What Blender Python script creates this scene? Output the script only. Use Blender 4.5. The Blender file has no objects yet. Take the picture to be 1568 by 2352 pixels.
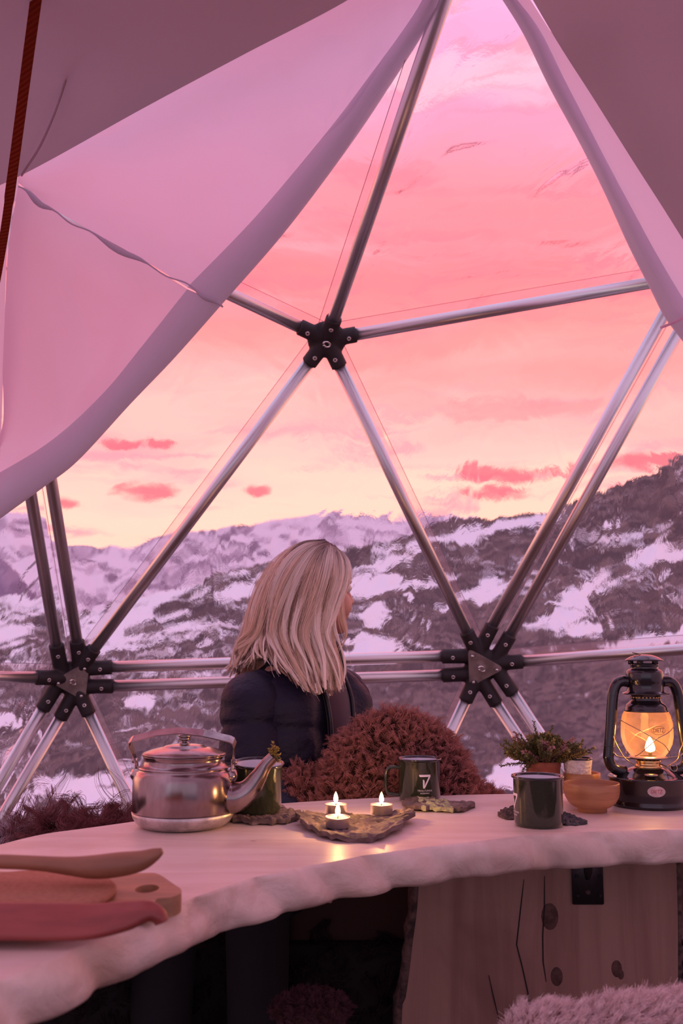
import bpy, bmesh, math, random
import numpy as np
from mathutils import Vector, Matrix, Quaternion, noise as mnoise

random.seed(7)
RNG = np.random.default_rng(11)
PI = math.pi
C = bpy.context.scene.collection
scn = bpy.context.scene

# ------------------------------------------------------------------ camera, sky, exposure
W, H = 1568, 2352
CAM_Z, PITCH, LENS = 1.05, math.radians(7.7), 35.0
FPX = LENS / 36.0 * H
cam_d = bpy.data.cameras.new('camera')
cam = bpy.data.objects.new('camera', cam_d)
C.objects.link(cam)
cam.location = (0, 0, CAM_Z)
cam.rotation_euler = (PI / 2 + PITCH, 0, 0)
cam_d.lens = LENS
cam_d.sensor_fit = 'VERTICAL'
cam_d.sensor_height = 36.0
cam_d.sensor_width = 24.0
cam_d.clip_start = 0.05
cam_d.clip_end = 5000
cam_d.dof.use_dof = True
cam_d.dof.focus_distance = 1.95
cam_d.dof.aperture_fstop = 5.6
scn.camera = cam

scn.view_settings.view_transform = 'Standard'
scn.view_settings.look = 'None'
scn.view_settings.exposure = 0.38
scn.view_settings.gamma = 1.0
scn.view_settings.use_curve_mapping = False
CP, SP = math.cos(PITCH), math.sin(PITCH)


def ray(px, py):
    cx, cy = (px - W / 2) / FPX, (H / 2 - py) / FPX
    return Vector((cx, CP - SP * cy, SP + CP * cy))


def at(px, py, Y):                       # the point seen at a pixel, Y metres in front of the lens
    d = ray(px, py)
    return Vector((0, 0, CAM_Z)) + d * (Y / d.y)


def on(px, py, z=0.75):                  # the point seen at a pixel on a level plane
    d = ray(px, py)
    return Vector((0, 0, CAM_Z)) + d * ((z - CAM_Z) / d.z)


def s2l(r, g, b):
    f = lambda c: (c / 255 / 12.92) if c / 255 <= 0.04045 else ((c / 255 + 0.055) / 1.055) ** 2.4
    return (f(r), f(g), f(b), 1)


class NT:                                # small node-tree writer
    def __init__(s, tree):
        s.t = tree
        s.t.nodes.clear()

    def n(s, typ, **kw):
        nd = s.t.nodes.new('ShaderNode' + typ)
        for k, v in kw.items():
            if k.startswith('i_'):
                key = k[2:].replace('_', ' ')
                sock = nd.inputs[int(key)] if key.isdigit() else nd.inputs[key]
                if isinstance(v, bpy.types.NodeSocket):
                    s.t.links.new(v, sock)
                else:
                    sock.default_value = v
            else:
                setattr(nd, k, v)
        return nd

    def math(s, op, a, b=None, c=None, clamp=False):
        nd = s.t.nodes.new('ShaderNodeMath')
        nd.operation = op
        nd.use_clamp = clamp
        for i, v in enumerate((a, b, c)):
            if v is None:
                continue
            if isinstance(v, bpy.types.NodeSocket):
                s.t.links.new(v, nd.inputs[i])
            else:
                nd.inputs[i].default_value = v
        return nd.outputs[0]

    def mix(s, fac, a, b, mode='MIX'):
        nd = s.t.nodes.new('ShaderNodeMix')
        nd.data_type = 'RGBA'
        nd.blend_type = mode
        for k, v in ((0, fac), (6, a), (7, b)):
            if isinstance(v, bpy.types.NodeSocket):
                s.t.links.new(v, nd.inputs[k])
            else:
                nd.inputs[k].default_value = v
        return nd.outputs[2]

    def ramp(s, fac, stops, interp='LINEAR'):
        nd = s.t.nodes.new('ShaderNodeValToRGB')
        cr = nd.color_ramp
        cr.interpolation = interp
        while len(cr.elements) < len(stops):
            cr.elements.new(0.5)
        for e, (p, c) in zip(cr.elements, stops):
            e.position = p
            e.color = c if len(c) == 4 else (*c, 1)
        s.t.links.new(fac, nd.inputs[0])
        return nd.outputs[0]

    def smooth(s, v, lo, hi, a=0.0, b=1.0):
        nd = s.t.nodes.new('ShaderNodeMapRange')
        nd.interpolation_type = 'SMOOTHSTEP'
        s.t.links.new(v, nd.inputs[0])
        for i, x in enumerate((lo, hi, a, b)):
            nd.inputs[i + 1].default_value = x
        return nd.outputs[0]


world = bpy.data.worlds.new('sky')
scn.world = world
world.use_nodes = True
nt = NT(world.node_tree)
tc = nt.n('TexCoord')
sep = nt.n('SeparateXYZ', i_0=tc.outputs['Generated'])
sx, sy, sz = sep.outputs
el = nt.math('DIVIDE', nt.math('ARCSINE', sz), PI / 2)          # 0 horizon .. 1 zenith
cv = nt.n('CombineXYZ', i_0=nt.math('MULTIPLY', sx, 2.2), i_1=nt.math('MULTIPLY', sy, 2.2), i_2=nt.math('MULTIPLY', sz, 13.0))
n1 = nt.n('TexNoise', i_Vector=cv.outputs[0], i_Scale=1.3, i_Detail=6.0, i_Roughness=0.5, i_Distortion=0.5)
cv2 = nt.n('CombineXYZ', i_0=nt.math('MULTIPLY', sx, 4.0), i_1=nt.math('MULTIPLY', sy, 4.0), i_2=nt.math('MULTIPLY', sz, 34.0))
n2 = nt.n('TexNoise', i_Vector=cv2.outputs[0], i_Scale=1.6, i_Detail=5.0, i_Roughness=0.55, i_Distortion=0.4)
elw = nt.math('ADD', el, nt.math('MULTIPLY', nt.math('SUBTRACT', n1.outputs[0], 0.5), 0.15))
E = lambda deg: max(0.0, deg / 90)
sky = nt.ramp(elw, [
    (0.0, s2l(255, 222, 184)), (E(8), s2l(255, 228, 198)), (E(10.8), s2l(255, 212, 194)), (E(13.5), s2l(255, 190, 180)),
    (E(17), s2l(255, 166, 158)), (E(22), s2l(255, 148, 150)), (E(26), s2l(252, 158, 168)), (E(30), s2l(240, 160, 188)),
    (E(36), s2l(222, 166, 206)), (E(55), s2l(200, 178, 216)), (1.0, s2l(196, 184, 222))])
# warm half of the sky is in front; behind it fades to dusk lavender near the horizon
back = nt.smooth(sy, 0.35, -0.5)
sky = nt.mix(nt.math('MULTIPLY', back, 0.85), sky, s2l(178, 154, 184))
# streaks of lit cloud low in the sky
low = nt.math('MULTIPLY', nt.smooth(n2.outputs[0], 0.50, 0.68), nt.math('MULTIPLY', nt.smooth(el, E(18), E(10)), nt.smooth(sy, 0.3, 0.7)))
sky = nt.mix(nt.math('MULTIPLY', low, 0.85), sky, s2l(240, 164, 176))
hi = nt.math('MULTIPLY', nt.smooth(n1.outputs[0], 0.48, 0.70), nt.smooth(el, E(13), E(24)))
sky = nt.mix(nt.math('MULTIPLY', hi, 0.60), sky, s2l(255, 204, 206))
deep = nt.math('MULTIPLY', nt.smooth(n2.outputs[0], 0.52, 0.34), nt.smooth(el, E(14), E(22)))
sky = nt.mix(nt.math('MULTIPLY', deep, 0.55), sky, s2l(236, 132, 148))
# a few small dark clouds above the ridge
uu, vv = nt.math('DIVIDE', sx, sy), nt.math('DIVIDE', sz, sy)
ahead = nt.math('GREATER_THAN', sy, 0.1)
n3 = nt.n('TexNoise', i_Vector=nt.n('CombineXYZ', i_0=uu, i_1=nt.math('MULTIPLY', vv, 3.0)).outputs[0], i_Scale=26.0, i_Detail=6.0, i_Roughness=0.6)
mask = None
for (cx, cy, rx, ry) in [(335, 1104, 85, 26), (290, 1000, 62, 18), (372, 1000, 34, 13), (597, 1106, 40, 15), (1128, 1077, 110, 26), (1112, 1117, 95, 20),
                         (1258, 1070, 62, 18), (1480, 1062, 130, 22), (160, 1130, 40, 15), (1165, 925, 260, 34)]:
    d = ray(cx, cy)
    a = nt.math('DIVIDE', nt.math('SUBTRACT', uu, d.x / d.y), rx / FPX)
    b = nt.math('DIVIDE', nt.math('SUBTRACT', vv, d.z / d.y), ry / FPX)
    r2 = nt.math('ADD', nt.math('MULTIPLY', a, a), nt.math('MULTIPLY', b, b))
    r2 = nt.math('ADD', r2, nt.math('MULTIPLY', nt.math('SUBTRACT', n3.outputs[0], 0.5), 3.0))
    w = nt.smooth(r2, 1.1, 0.1)
    if rx > 200:
        w = nt.math('MULTIPLY', w, 0.35)
    mask = w if mask is None else nt.math('MAXIMUM', mask, w)
sky = nt.mix(nt.math('MULTIPLY', nt.math('MULTIPLY', mask, ahead), 0.85), sky, s2l(196, 112, 128))
below = nt.smooth(sz, 0.0, -0.12)
sky = nt.mix(below, sky, s2l(90, 78, 98))
glow = nt.math('MULTIPLY', nt.smooth(el, E(42), E(23)), nt.smooth(sy, -0.3, 0.5))
sky = nt.mix(1.0, sky, nt.mix(glow, (1.05, 1.15, 1.22, 1), (1.36, 0.81, 0.87, 1)), 'MULTIPLY')
bg = nt.n('Background', i_Color=sky, i_Strength=1.0)
wo = nt.n('OutputWorld')
nt.t.links.new(bg.outputs[0], wo.inputs[0])


# ------------------------------------------------------------------ materials
def mat(name):
    m = bpy.data.materials.new(name)
    m.use_nodes = True
    return m, NT(m.node_tree)


def fin(nt, sh, disp=None):
    o = nt.n('OutputMaterial')
    nt.t.links.new(sh, o.inputs[0])


def pbr(name, col, rough=0.5, metal=0.0, noise_amt=0.0, scale=20, bump=0.0, bscale=60, stretch=(1, 1, 1), col2=None, coat=0.0, spec=0.5, sheen=0.0):
    m, nt = mat(name)
    tc = nt.n('TexCoord')
    mp = nt.n('Mapping', i_Vector=tc.outputs['Object'], i_Scale=stretch)
    p = nt.n('BsdfPrincipled', i_Roughness=rough, i_Metallic=metal)
    p.inputs['Specular IOR Level'].default_value = spec
    p.inputs['Coat Weight'].default_value = coat
    p.inputs['Sheen Weight'].default_value = sheen
    col = (*col, 1) if len(col) == 3 else col
    if noise_amt or col2:
        ns = nt.n('TexNoise', i_Vector=mp.outputs[0], i_Scale=scale, i_Detail=6.0, i_Roughness=0.6)
        c2 = ((*col2, 1) if len(col2) == 3 else col2) if col2 else tuple(c * (1 - noise_amt) for c in col[:3]) + (1,)
        cc = nt.mix(nt.smooth(ns.outputs[0], 0.35, 0.65), col, c2)
        nt.t.links.new(cc, p.inputs['Base Color'])
    else:
        p.inputs['Base Color'].default_value = col
    if bump:
        nb = nt.n('TexNoise', i_Vector=mp.outputs[0], i_Scale=bscale, i_Detail=5.0, i_Roughness=0.6)
        b = nt.n('Bump', i_Strength=bump, i_Distance=0.004 if bscale > 20 else 0.022, i_Height=nb.outputs[0])
        nt.t.links.new(b.outputs[0], p.inputs['Normal'])
    fin(nt, p.outputs[0])
    return m


M = {}
M['alu'] = pbr('brushed_aluminium', (0.80, 0.79, 0.80), 0.36, 1.0, bump=0.05, bscale=200, stretch=(1, 1, 0.05))
M['plastic'] = pbr('black_textured_plastic', (0.030, 0.024, 0.026), 0.6, bump=0.25, bscale=450)
M['plate'] = pbr('zinc_plate', (0.46, 0.38, 0.35), 0.5, 0.5, noise_amt=0.35, scale=30)
M['bolt'] = pbr('bright_steel', (0.85, 0.82, 0.80), 0.2, 1.0)
M['rivet'] = pbr('rivet_steel', (0.80, 0.72, 0.70), 0.3, 0.8)
M['dark'] = pbr('dark_hole', (0.01, 0.01, 0.01), 0.8)
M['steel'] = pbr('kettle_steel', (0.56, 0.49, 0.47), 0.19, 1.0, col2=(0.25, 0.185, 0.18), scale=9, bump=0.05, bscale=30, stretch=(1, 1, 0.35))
M['steel_worn'] = pbr('kettle_base_scuffed', (0.74, 0.68, 0.64), 0.42, 0.9, noise_amt=0.35, scale=45, bump=0.08, bscale=90)
M['green'] = pbr('green_enamel', (0.022, 0.030, 0.018), 0.12, coat=0.6, col2=(0.028, 0.034, 0.018), scale=200)
M['enamel_white'] = pbr('white_enamel', (0.72, 0.72, 0.78), 0.2, coat=0.5)
M['rim'] = pbr('dark_enamel_rim', (0.02, 0.02, 0.024), 0.15, coat=0.6)
M['print'] = pbr('pale_print', (0.80, 0.72, 0.85), 0.5)
M['tin'] = pbr('candle_tin', (0.78, 0.74, 0.74), 0.3, 0.95)
M['lantern'] = pbr('black_lantern_enamel', (0.014, 0.012, 0.014), 0.16, coat=0.5)
M['brass'] = pbr('brass', (0.85, 0.55, 0.22), 0.25, 1.0)
M['wire'] = pbr('guard_wire', (0.42, 0.34, 0.28), 0.3, 1.0)
M['label'] = pbr('oval_label', (0.75, 0.52, 0.50), 0.35, 0.2, noise_amt=0.3, scale=60)
M['label_ink'] = pbr('label_ink', (0.55, 0.12, 0.10), 0.6)
M['ink'] = pbr('dark_ink', (0.05, 0.03, 0.02), 0.6)
M['wick'] = pbr('wick', (0.02, 0.015, 0.012), 0.9)
M['bark'] = pbr('bark', (0.090, 0.060, 0.052), 0.8, col2=(0.22, 0.150, 0.14), scale=38, bump=0.9, bscale=80, stretch=(0.5, 1.2, 1.2))
M['bark_dark'] = pbr('bark_dark', (0.045, 0.030, 0.026), 0.85, col2=(0.16, 0.10, 0.085), scale=45, bump=0.9, bscale=90, stretch=(0.6, 1.3, 1.3))
M['lichen'] = pbr('pale_lichen', (0.52, 0.54, 0.26), 0.9, col2=(0.30, 0.26, 0.20), scale=110, bump=0.8, bscale=140)
M['terracotta'] = pbr('terracotta', (0.36, 0.105, 0.055), 0.7, noise_amt=0.3, scale=30, bump=0.2, bscale=80)
M['soil'] = pbr('soil', (0.03, 0.02, 0.015), 0.95, bump=0.6)
M['leaf'] = pbr('heather_leaf', (0.24, 0.20, 0.06), 0.6, col2=(0.11, 0.13, 0.04), scale=40)
M['leaf_olive'] = pbr('heather_leaf_olive', (0.42, 0.30, 0.08), 0.6, col2=(0.22, 0.19, 0.05), scale=40)
M['leaf_red'] = pbr('heather_leaf_red', (0.30, 0.12, 0.10), 0.6, col2=(0.42, 0.24, 0.22), scale=60)
M['twig'] = pbr('heather_twig', (0.10, 0.045, 0.035), 0.8)
M['bowl'] = pbr('turned_acacia', (0.50, 0.24, 0.115), 0.42, col2=(0.36, 0.15, 0.07), scale=9, stretch=(1, 1, 7), bump=0.04)
M['bowl_light'] = pbr('turned_pale_wood', (0.60, 0.30, 0.13), 0.42, col2=(0.46, 0.20, 0.09), scale=9, stretch=(1, 1, 7))
M['plaster'] = pbr('crinkled_white', (0.90, 0.80, 0.76), 0.6, noise_amt=0.25, scale=110)
M['utensil'] = pbr('carved_beech', (0.34, 0.155, 0.085), 0.5, noise_amt=0.25, scale=8, stretch=(1, 6, 6))
M['board'] = pbr('maple_board', (0.46, 0.24, 0.13), 0.5, noise_amt=0.3, scale=10, stretch=(1, 7, 7))
M['cork'] = pbr('cork', (0.46, 0.20, 0.12), 0.85, col2=(0.38, 0.15, 0.085), scale=160, bump=0.35, bscale=250)
M['red_wood'] = pbr('red_brown_wood', (0.34, 0.070, 0.055), 0.42, noise_amt=0.3, scale=8, stretch=(1, 6, 6))
M['bracket'] = pbr('black_steel_bracket', (0.055, 0.050, 0.055), 0.42, 0.6, bump=0.1)
M['skin'] = pbr('skin', (0.66, 0.36, 0.28), 0.5)
M['jacket'] = pbr('navy_down_jacket', (0.0085, 0.0080, 0.026), 0.55, bump=0.55, bscale=11, stretch=(1, 1, 1.5), sheen=0.03, spec=0.3)
M['zip'] = pbr('zip_tape', (0.012, 0.010, 0.020), 0.4)
M['shirt'] = pbr('plum_jersey', (0.060, 0.025, 0.040), 0.85, sheen=0.3)
M['jeans'] = pbr('dark_trousers', (0.008, 0.006, 0.009), 0.9)
M['eye'] = pbr('eye_white', (0.7, 0.68, 0.66), 0.2)
M['iris'] = pbr('iris', (0.06, 0.08, 0.10), 0.2)
M['brow'] = pbr('brow', (0.16, 0.08, 0.05), 0.8)
M['strap'] = None
M['ground'] = pbr('floor_boards', (0.16, 0.10, 0.07), 0.7, noise_amt=0.4, scale=6, stretch=(1, 8, 1))
M['bench'] = pbr('bench_wood', (0.12, 0.07, 0.05), 0.7, noise_amt=0.4, scale=6, stretch=(6, 1, 1))
M['hide'] = pbr('hide_leather', (0.06, 0.025, 0.020), 0.9)
M['hide_dark'] = pbr('hide_dark', (0.012, 0.008, 0.008), 0.95)
M['hide_pale'] = pbr('hide_pale', (0.40, 0.24, 0.22), 0.9)
M['cord'] = pbr('seam_thread', (0.36, 0.28, 0.34), 0.8)


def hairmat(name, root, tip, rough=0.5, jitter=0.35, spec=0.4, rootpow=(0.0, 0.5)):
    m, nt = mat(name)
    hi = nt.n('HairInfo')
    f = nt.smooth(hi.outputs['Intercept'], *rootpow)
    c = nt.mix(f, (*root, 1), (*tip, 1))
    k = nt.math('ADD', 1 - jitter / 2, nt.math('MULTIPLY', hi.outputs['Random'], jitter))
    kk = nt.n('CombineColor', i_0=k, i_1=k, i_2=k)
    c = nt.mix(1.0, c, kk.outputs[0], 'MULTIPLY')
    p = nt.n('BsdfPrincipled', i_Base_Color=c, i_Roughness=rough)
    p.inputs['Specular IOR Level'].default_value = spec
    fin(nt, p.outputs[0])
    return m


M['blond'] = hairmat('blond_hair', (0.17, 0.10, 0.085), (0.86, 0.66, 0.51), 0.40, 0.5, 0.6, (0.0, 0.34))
M['blond_light'] = hairmat('pale_blond_hair', (0.46, 0.31, 0.25), (0.97, 0.86, 0.76), 0.40, 0.4, 0.6, (0.0, 0.25))
M['blond_dark'] = hairmat('dark_blond_hair', (0.09, 0.050, 0.042), (0.36, 0.22, 0.165), 0.45, 0.5, 0.5, (0.1, 0.6))
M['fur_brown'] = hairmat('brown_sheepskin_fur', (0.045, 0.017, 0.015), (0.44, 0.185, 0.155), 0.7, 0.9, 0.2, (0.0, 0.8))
M['fur_red'] = hairmat('dark_red_fur', (0.05, 0.018, 0.018), (0.20, 0.07, 0.07), 0.7, 0.7, 0.2)
M['fur_grey'] = hairmat('grey_long_fur', (0.20, 0.15, 0.16), (0.50, 0.40, 0.44), 0.6, 0.6, 0.3)
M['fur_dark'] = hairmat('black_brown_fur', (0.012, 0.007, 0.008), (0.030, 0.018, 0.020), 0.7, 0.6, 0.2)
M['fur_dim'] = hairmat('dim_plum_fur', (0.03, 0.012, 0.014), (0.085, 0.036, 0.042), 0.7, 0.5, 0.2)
M['fur_pale'] = hairmat('reindeer_fur', (0.42, 0.25, 0.22), (0.85, 0.68, 0.66), 0.6, 0.5, 0.3)


def canvas(name, col, trans, transcol, wr=6.0, wstr=0.25):
    m, nt = mat(name)
    tc = nt.n('TexCoord')
    mp = nt.n('Mapping', i_Vector=tc.outputs['Object'], i_Scale=(1, 1, 0.6), i_Rotation=(0, 0.5, 0.3))
    ns = nt.n('TexNoise', i_Vector=mp.outputs[0], i_Scale=wr, i_Detail=4.0, i_Roughness=0.55, i_Distortion=0.6)
    wv = nt.n('TexNoise', i_Vector=tc.outputs['Object'], i_Scale=700.0, i_Detail=2.0)
    h = nt.math('ADD', ns.outputs[0], nt.math('MULTIPLY', wv.outputs[0], 0.01))
    b = nt.n('Bump', i_Strength=wstr, i_Distance=0.02, i_Height=h)
    d = nt.n('BsdfDiffuse', i_Color=(*col, 1), i_Normal=b.outputs[0])
    t = nt.n('BsdfTranslucent', i_Color=(*transcol, 1), i_Normal=b.outputs[0])
    x = nt.n('MixShader', i_0=trans, i_1=d.outputs[0], i_2=t.outputs[0])
    fin(nt, x.outputs[0])
    return m


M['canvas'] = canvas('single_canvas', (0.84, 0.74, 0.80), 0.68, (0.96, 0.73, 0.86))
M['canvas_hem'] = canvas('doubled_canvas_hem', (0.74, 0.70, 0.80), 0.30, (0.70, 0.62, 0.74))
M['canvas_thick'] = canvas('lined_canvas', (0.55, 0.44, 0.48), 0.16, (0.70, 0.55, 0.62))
M['canvas_back'] = canvas('outer_canvas', (0.80, 0.72, 0.76), 0.72, (0.90, 0.88, 0.93))


def film():
    m, nt = mat('clear_film')
    tc = nt.n('TexCoord')
    mp = nt.n('Mapping', i_Vector=tc.outputs['Object'], i_Scale=(1.0, 1.0, 0.55), i_Rotation=(0.2, 0.7, 0.3))
    a = nt.n('TexNoise', i_Vector=mp.outputs[0], i_Scale=4.5, i_Detail=2.0, i_Roughness=0.45, i_Distortion=1.6)
    c = nt.n('TexNoise', i_Vector=mp.outputs[0], i_Scale=22.0, i_Detail=3.0, i_Roughness=0.6, i_Distortion=2.2)
    h = nt.math('ADD', nt.math('MULTIPLY', a.outputs[0], 1.0), nt.math('MULTIPLY', c.outputs[0], 0.05))
    b = nt.n('Bump', i_Strength=1.0, i_Distance=0.10, i_Height=h)
    calm = nt.n('TexNoise', i_Vector=tc.outputs['Object'], i_Scale=1.7, i_Detail=2.0)
    b2 = nt.n('Bump', i_Distance=0.045, i_Height=h, i_Strength=nt.smooth(calm.outputs[0], 0.36, 0.66, 0.25, 1.0))
    g = nt.n('BsdfGlossy', i_Color=(0.9, 0.88, 0.9, 1), i_Roughness=0.05, i_Normal=b.outputs[0])
    tr = nt.n('BsdfTransparent', i_Color=(0.985, 0.98, 0.985, 1))
    rf = nt.n('BsdfRefraction', i_Color=(0.96, 0.955, 0.96, 1), i_Roughness=0.0, i_IOR=1.03, i_Normal=b2.outputs[0])
    tr = nt.n('MixShader', i_0=1.0, i_1=tr.outputs[0], i_2=rf.outputs[0])
    lw = nt.n('LayerWeight', i_Blend=0.08, i_Normal=b.outputs[0])
    f = nt.math('MULTIPLY', lw.outputs['Fresnel'], 0.7)
    x = nt.n('MixShader', i_0=f, i_1=tr.outputs[0], i_2=g.outputs[0])
    hz = nt.n('BsdfTranslucent', i_Color=(0.9, 0.85, 0.88, 1))
    y = nt.n('MixShader', i_0=0.035, i_1=x.outputs[0], i_2=hz.outputs[0])
    fin(nt, y.outputs[0])
    return m


M['film'] = film()


def weld():
    m, nt = mat('welded_film_edge')
    g = nt.n('BsdfGlossy', i_Color=(0.9, 0.85, 0.88, 1), i_Roughness=0.12)
    tr = nt.n('BsdfTransparent', i_Color=(0.985, 0.97, 0.975, 1))
    hz = nt.n('BsdfTranslucent', i_Color=(0.9, 0.8, 0.84, 1))
    x = nt.n('MixShader', i_0=0.05, i_1=tr.outputs[0], i_2=g.outputs[0])
    y = nt.n('MixShader', i_0=0.06, i_1=x.outputs[0], i_2=hz.outputs[0])
    fin(nt, y.outputs[0])
    return m


M['weld'] = weld()


def glassmat():
    m, nt = mat('lantern_globe_glass')
    tc = nt.n('TexCoord')
    ns = nt.n('TexNoise', i_Vector=tc.outputs['Object'], i_Scale=26.0, i_Detail=5.0)
    g = nt.n('BsdfGlossy', i_Color=(1, 0.95, 0.9, 1), i_Roughness=0.03)
    tr = nt.n('BsdfTransparent', i_Color=(0.97, 0.95, 0.93, 1))
    hz = nt.n('BsdfTranslucent', i_Color=(0.95, 0.56, 0.25, 1))
    df = nt.n('BsdfDiffuse', i_Color=(0.95, 0.56, 0.25, 1))
    sm = nt.n('MixShader', i_0=0.5, i_1=hz.outputs[0], i_2=df.outputs[0])
    lw = nt.n('LayerWeight', i_Blend=0.15)
    x = nt.n('MixShader', i_0=nt.math('MULTIPLY', lw.outputs['Fresnel'], 0.6), i_1=tr.outputs[0], i_2=g.outputs[0])
    y = nt.n('MixShader', i_0=nt.smooth(ns.outputs[0], 0.2, 0.8, 0.05, 0.22), i_1=x.outputs[0], i_2=sm.outputs[0])
    fin(nt, y.outputs[0])
    return m


M['glass'] = glassmat()


def flamemat(name, strength):
    m, nt = mat(name)
    tc = nt.n('TexCoord')
    z = nt.n('SeparateXYZ', i_0=tc.outputs['Generated']).outputs[2]
    c = nt.ramp(z, [(0.0, (1, 0.45, 0.12)), (0.25, (1, 0.72, 0.32)), (0.7, (1, 0.80, 0.42)), (1.0, (1, 0.55, 0.14))])
    e = nt.n('Emission', i_Color=c, i_Strength=strength)
    fin(nt, e.outputs[0])
    return m


M['flame'] = flamemat('candle_flame', 9.0)
M['flame_lamp'] = flamemat('lantern_flame', 11.0)


def waxmat():
    m, nt = mat('candle_wax')
    p = nt.n('BsdfPrincipled', i_Base_Color=(0.86, 0.74, 0.58, 1), i_Roughness=0.25)
    p.inputs['Subsurface Weight'].default_value = 0.5
    p.inputs['Subsurface Radius'].default_value = (0.01, 0.005, 0.003)
    fin(nt, p.outputs[0])
    return m


M['wax'] = waxmat()


def strapmat():
    m, nt = mat('orange_webbing')
    tc = nt.n('TexCoord')
    w = nt.n('TexWave', i_Vector=tc.outputs['Object'], i_Scale=70.0, i_Distortion=1.0)
    w.bands_direction = 'Z'
    c = nt.mix(w.outputs[1], (0.30, 0.045, 0.020, 1), (0.20, 0.028, 0.015, 1))
    b = nt.n('Bump', i_Strength=0.6, i_Distance=0.002, i_Height=w.outputs[1])
    d = nt.n('BsdfDiffuse', i_Color=c, i_Normal=b.outputs[0])
    t = nt.n('BsdfTranslucent', i_Color=(0.55, 0.10, 0.04, 1))
    x = nt.n('MixShader', i_0=0.25, i_1=d.outputs[0], i_2=t.outputs[0])
    fin(nt, x.outputs[0])
    return m


M['strap'] = strapmat()


def slabmat(name, c1, c2, stain, grain=(0.8, 14, 14), rough=0.5, bump=0.25, knots=True, gloss=0.5):
    m, nt = mat(name)
    tc = nt.n('TexCoord')
    mp = nt.n('Mapping', i_Vector=tc.outputs['Object'], i_Scale=grain)
    w = nt.n('TexNoise', i_Vector=mp.outputs[0], i_Scale=2.2, i_Detail=8.0, i_Roughness=0.62, i_Distortion=0.7)
    big = nt.n('TexNoise', i_Vector=tc.outputs['Object'], i_Scale=3.2, i_Detail=4.0, i_Roughness=0.6, i_Distortion=0.5)
    c = nt.mix(nt.smooth(w.outputs[0], 0.35, 0.68), (*c1, 1), (*c2, 1))
    c = nt.mix(nt.math('MULTIPLY', nt.smooth(big.outputs[0], 0.52, 0.72), 0.55), c, (*stain, 1))
    if knots:
        v = nt.n('TexVoronoi', i_Vector=nt.n('Mapping', i_Vector=tc.outputs['Object'], i_Scale=(5, 9, 0)).outputs[0], i_Scale=1.5)
        c = nt.mix(nt.math('MULTIPLY', nt.math('MULTIPLY', nt.smooth(v.outputs[0], 0.055, 0.02), nt.smooth(big.outputs[0], 0.50, 0.56)), 0.75), c, (0.10, 0.05, 0.04, 1))
    p = nt.n('BsdfPrincipled', i_Base_Color=c, i_Roughness=rough)
    p.inputs['Specular IOR Level'].default_value = gloss
    h = nt.math('ADD', w.outputs[0], nt.math('MULTIPLY', big.outputs[0], 0.6))
    b = nt.n('Bump', i_Strength=bump, i_Distance=0.004, i_Height=h)
    nt.t.links.new(b.outputs[0], p.inputs['Normal'])
    fin(nt, p.outputs[0])
    return m


M['slab'] = slabmat('pale_birch_slab', (0.84, 0.70, 0.63), (0.74, 0.58, 0.50), (0.64, 0.44, 0.36), (1.6, 9, 9), rough=0.40, bump=0.45)
M['slab_edge'] = slabmat('hewn_birch_edge', (0.80, 0.66, 0.58), (0.66, 0.50, 0.42), (0.62, 0.42, 0.28), (5, 5, 7), rough=0.6, bump=1.6, knots=False)
M['knot'] = pbr('plank_knot', (0.13, 0.065, 0.05), 0.75, noise_amt=0.5, scale=60)
M['plank'] = slabmat('rough_sawn_plank', (0.40, 0.25, 0.19), (0.30, 0.17, 0.13), (0.20, 0.10, 0.085), (9, 9, 0.7), rough=0.7, bump=0.35, knots=False, gloss=0.3)


def terrainmat(name, rock1, rock2, rock3, snow):
    m, nt = mat(name)
    at_ = nt.n('Attribute', attribute_name='snow')
    tc = nt.n('TexCoord')
    rk = nt.n('Attribute', attribute_name='rock')
    c = nt.ramp(rk.outputs['Fac'], [(0.25, rock1), (0.5, rock2), (0.75, rock3)])
    f = nt.smooth(at_.outputs['Fac'], 0.37, 0.61)  # wide blend lets partial snow pale the left rock as painted haze
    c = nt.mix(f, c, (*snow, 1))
    d = nt.n('BsdfDiffuse', i_Color=c)
    fin(nt, d.outputs[0])
    return m


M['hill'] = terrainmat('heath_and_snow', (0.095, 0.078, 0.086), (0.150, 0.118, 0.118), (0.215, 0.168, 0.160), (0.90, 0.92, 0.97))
M['peak'] = terrainmat('hazed_snow_ridge', (0.30, 0.22, 0.29), (0.48, 0.37, 0.46), (0.62, 0.49, 0.58), (0.90, 0.80, 0.87))  # pink haze of distance is put into these rock and snow colours
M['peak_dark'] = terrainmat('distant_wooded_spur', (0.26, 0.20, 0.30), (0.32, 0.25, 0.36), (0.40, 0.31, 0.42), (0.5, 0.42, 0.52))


# ------------------------------------------------------------------ mesh helpers
def obj(name, bm, m, parent=None, smooth=True, mods=None):
    me = bpy.data.meshes.new(name)
    if smooth:
        for f in bm.faces:
            f.smooth = True
    bm.normal_update()
    bm.to_mesh(me)
    bm.free()
    me.materials.append(m)
    o = bpy.data.objects.new(name, me)
    C.objects.link(o)
    if parent is not None:
        o.parent = parent
    return o


def npobj(name, verts, faces, m, parent=None, smooth=True):
    me = bpy.data.meshes.new(name)
    me.from_pydata([tuple(v) for v in verts], [], [tuple(int(i) for i in f) for f in faces])
    me.update()
    if smooth:
        me.polygons.foreach_set('use_smooth', [True] * len(me.polygons))
    me.materials.append(m)
    o = bpy.data.objects.new(name, me)
    C.objects.link(o)
    if parent is not None:
        o.parent = parent
    return o


def empty(name, loc=(0, 0, 0), rz=0.0, rx=0.0):
    o = bpy.data.objects.new(name, None)
    o.location = loc
    o.rotation_euler = (rx, 0, rz)
    o.empty_display_size = 0.05
    C.objects.link(o)
    return o


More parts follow.
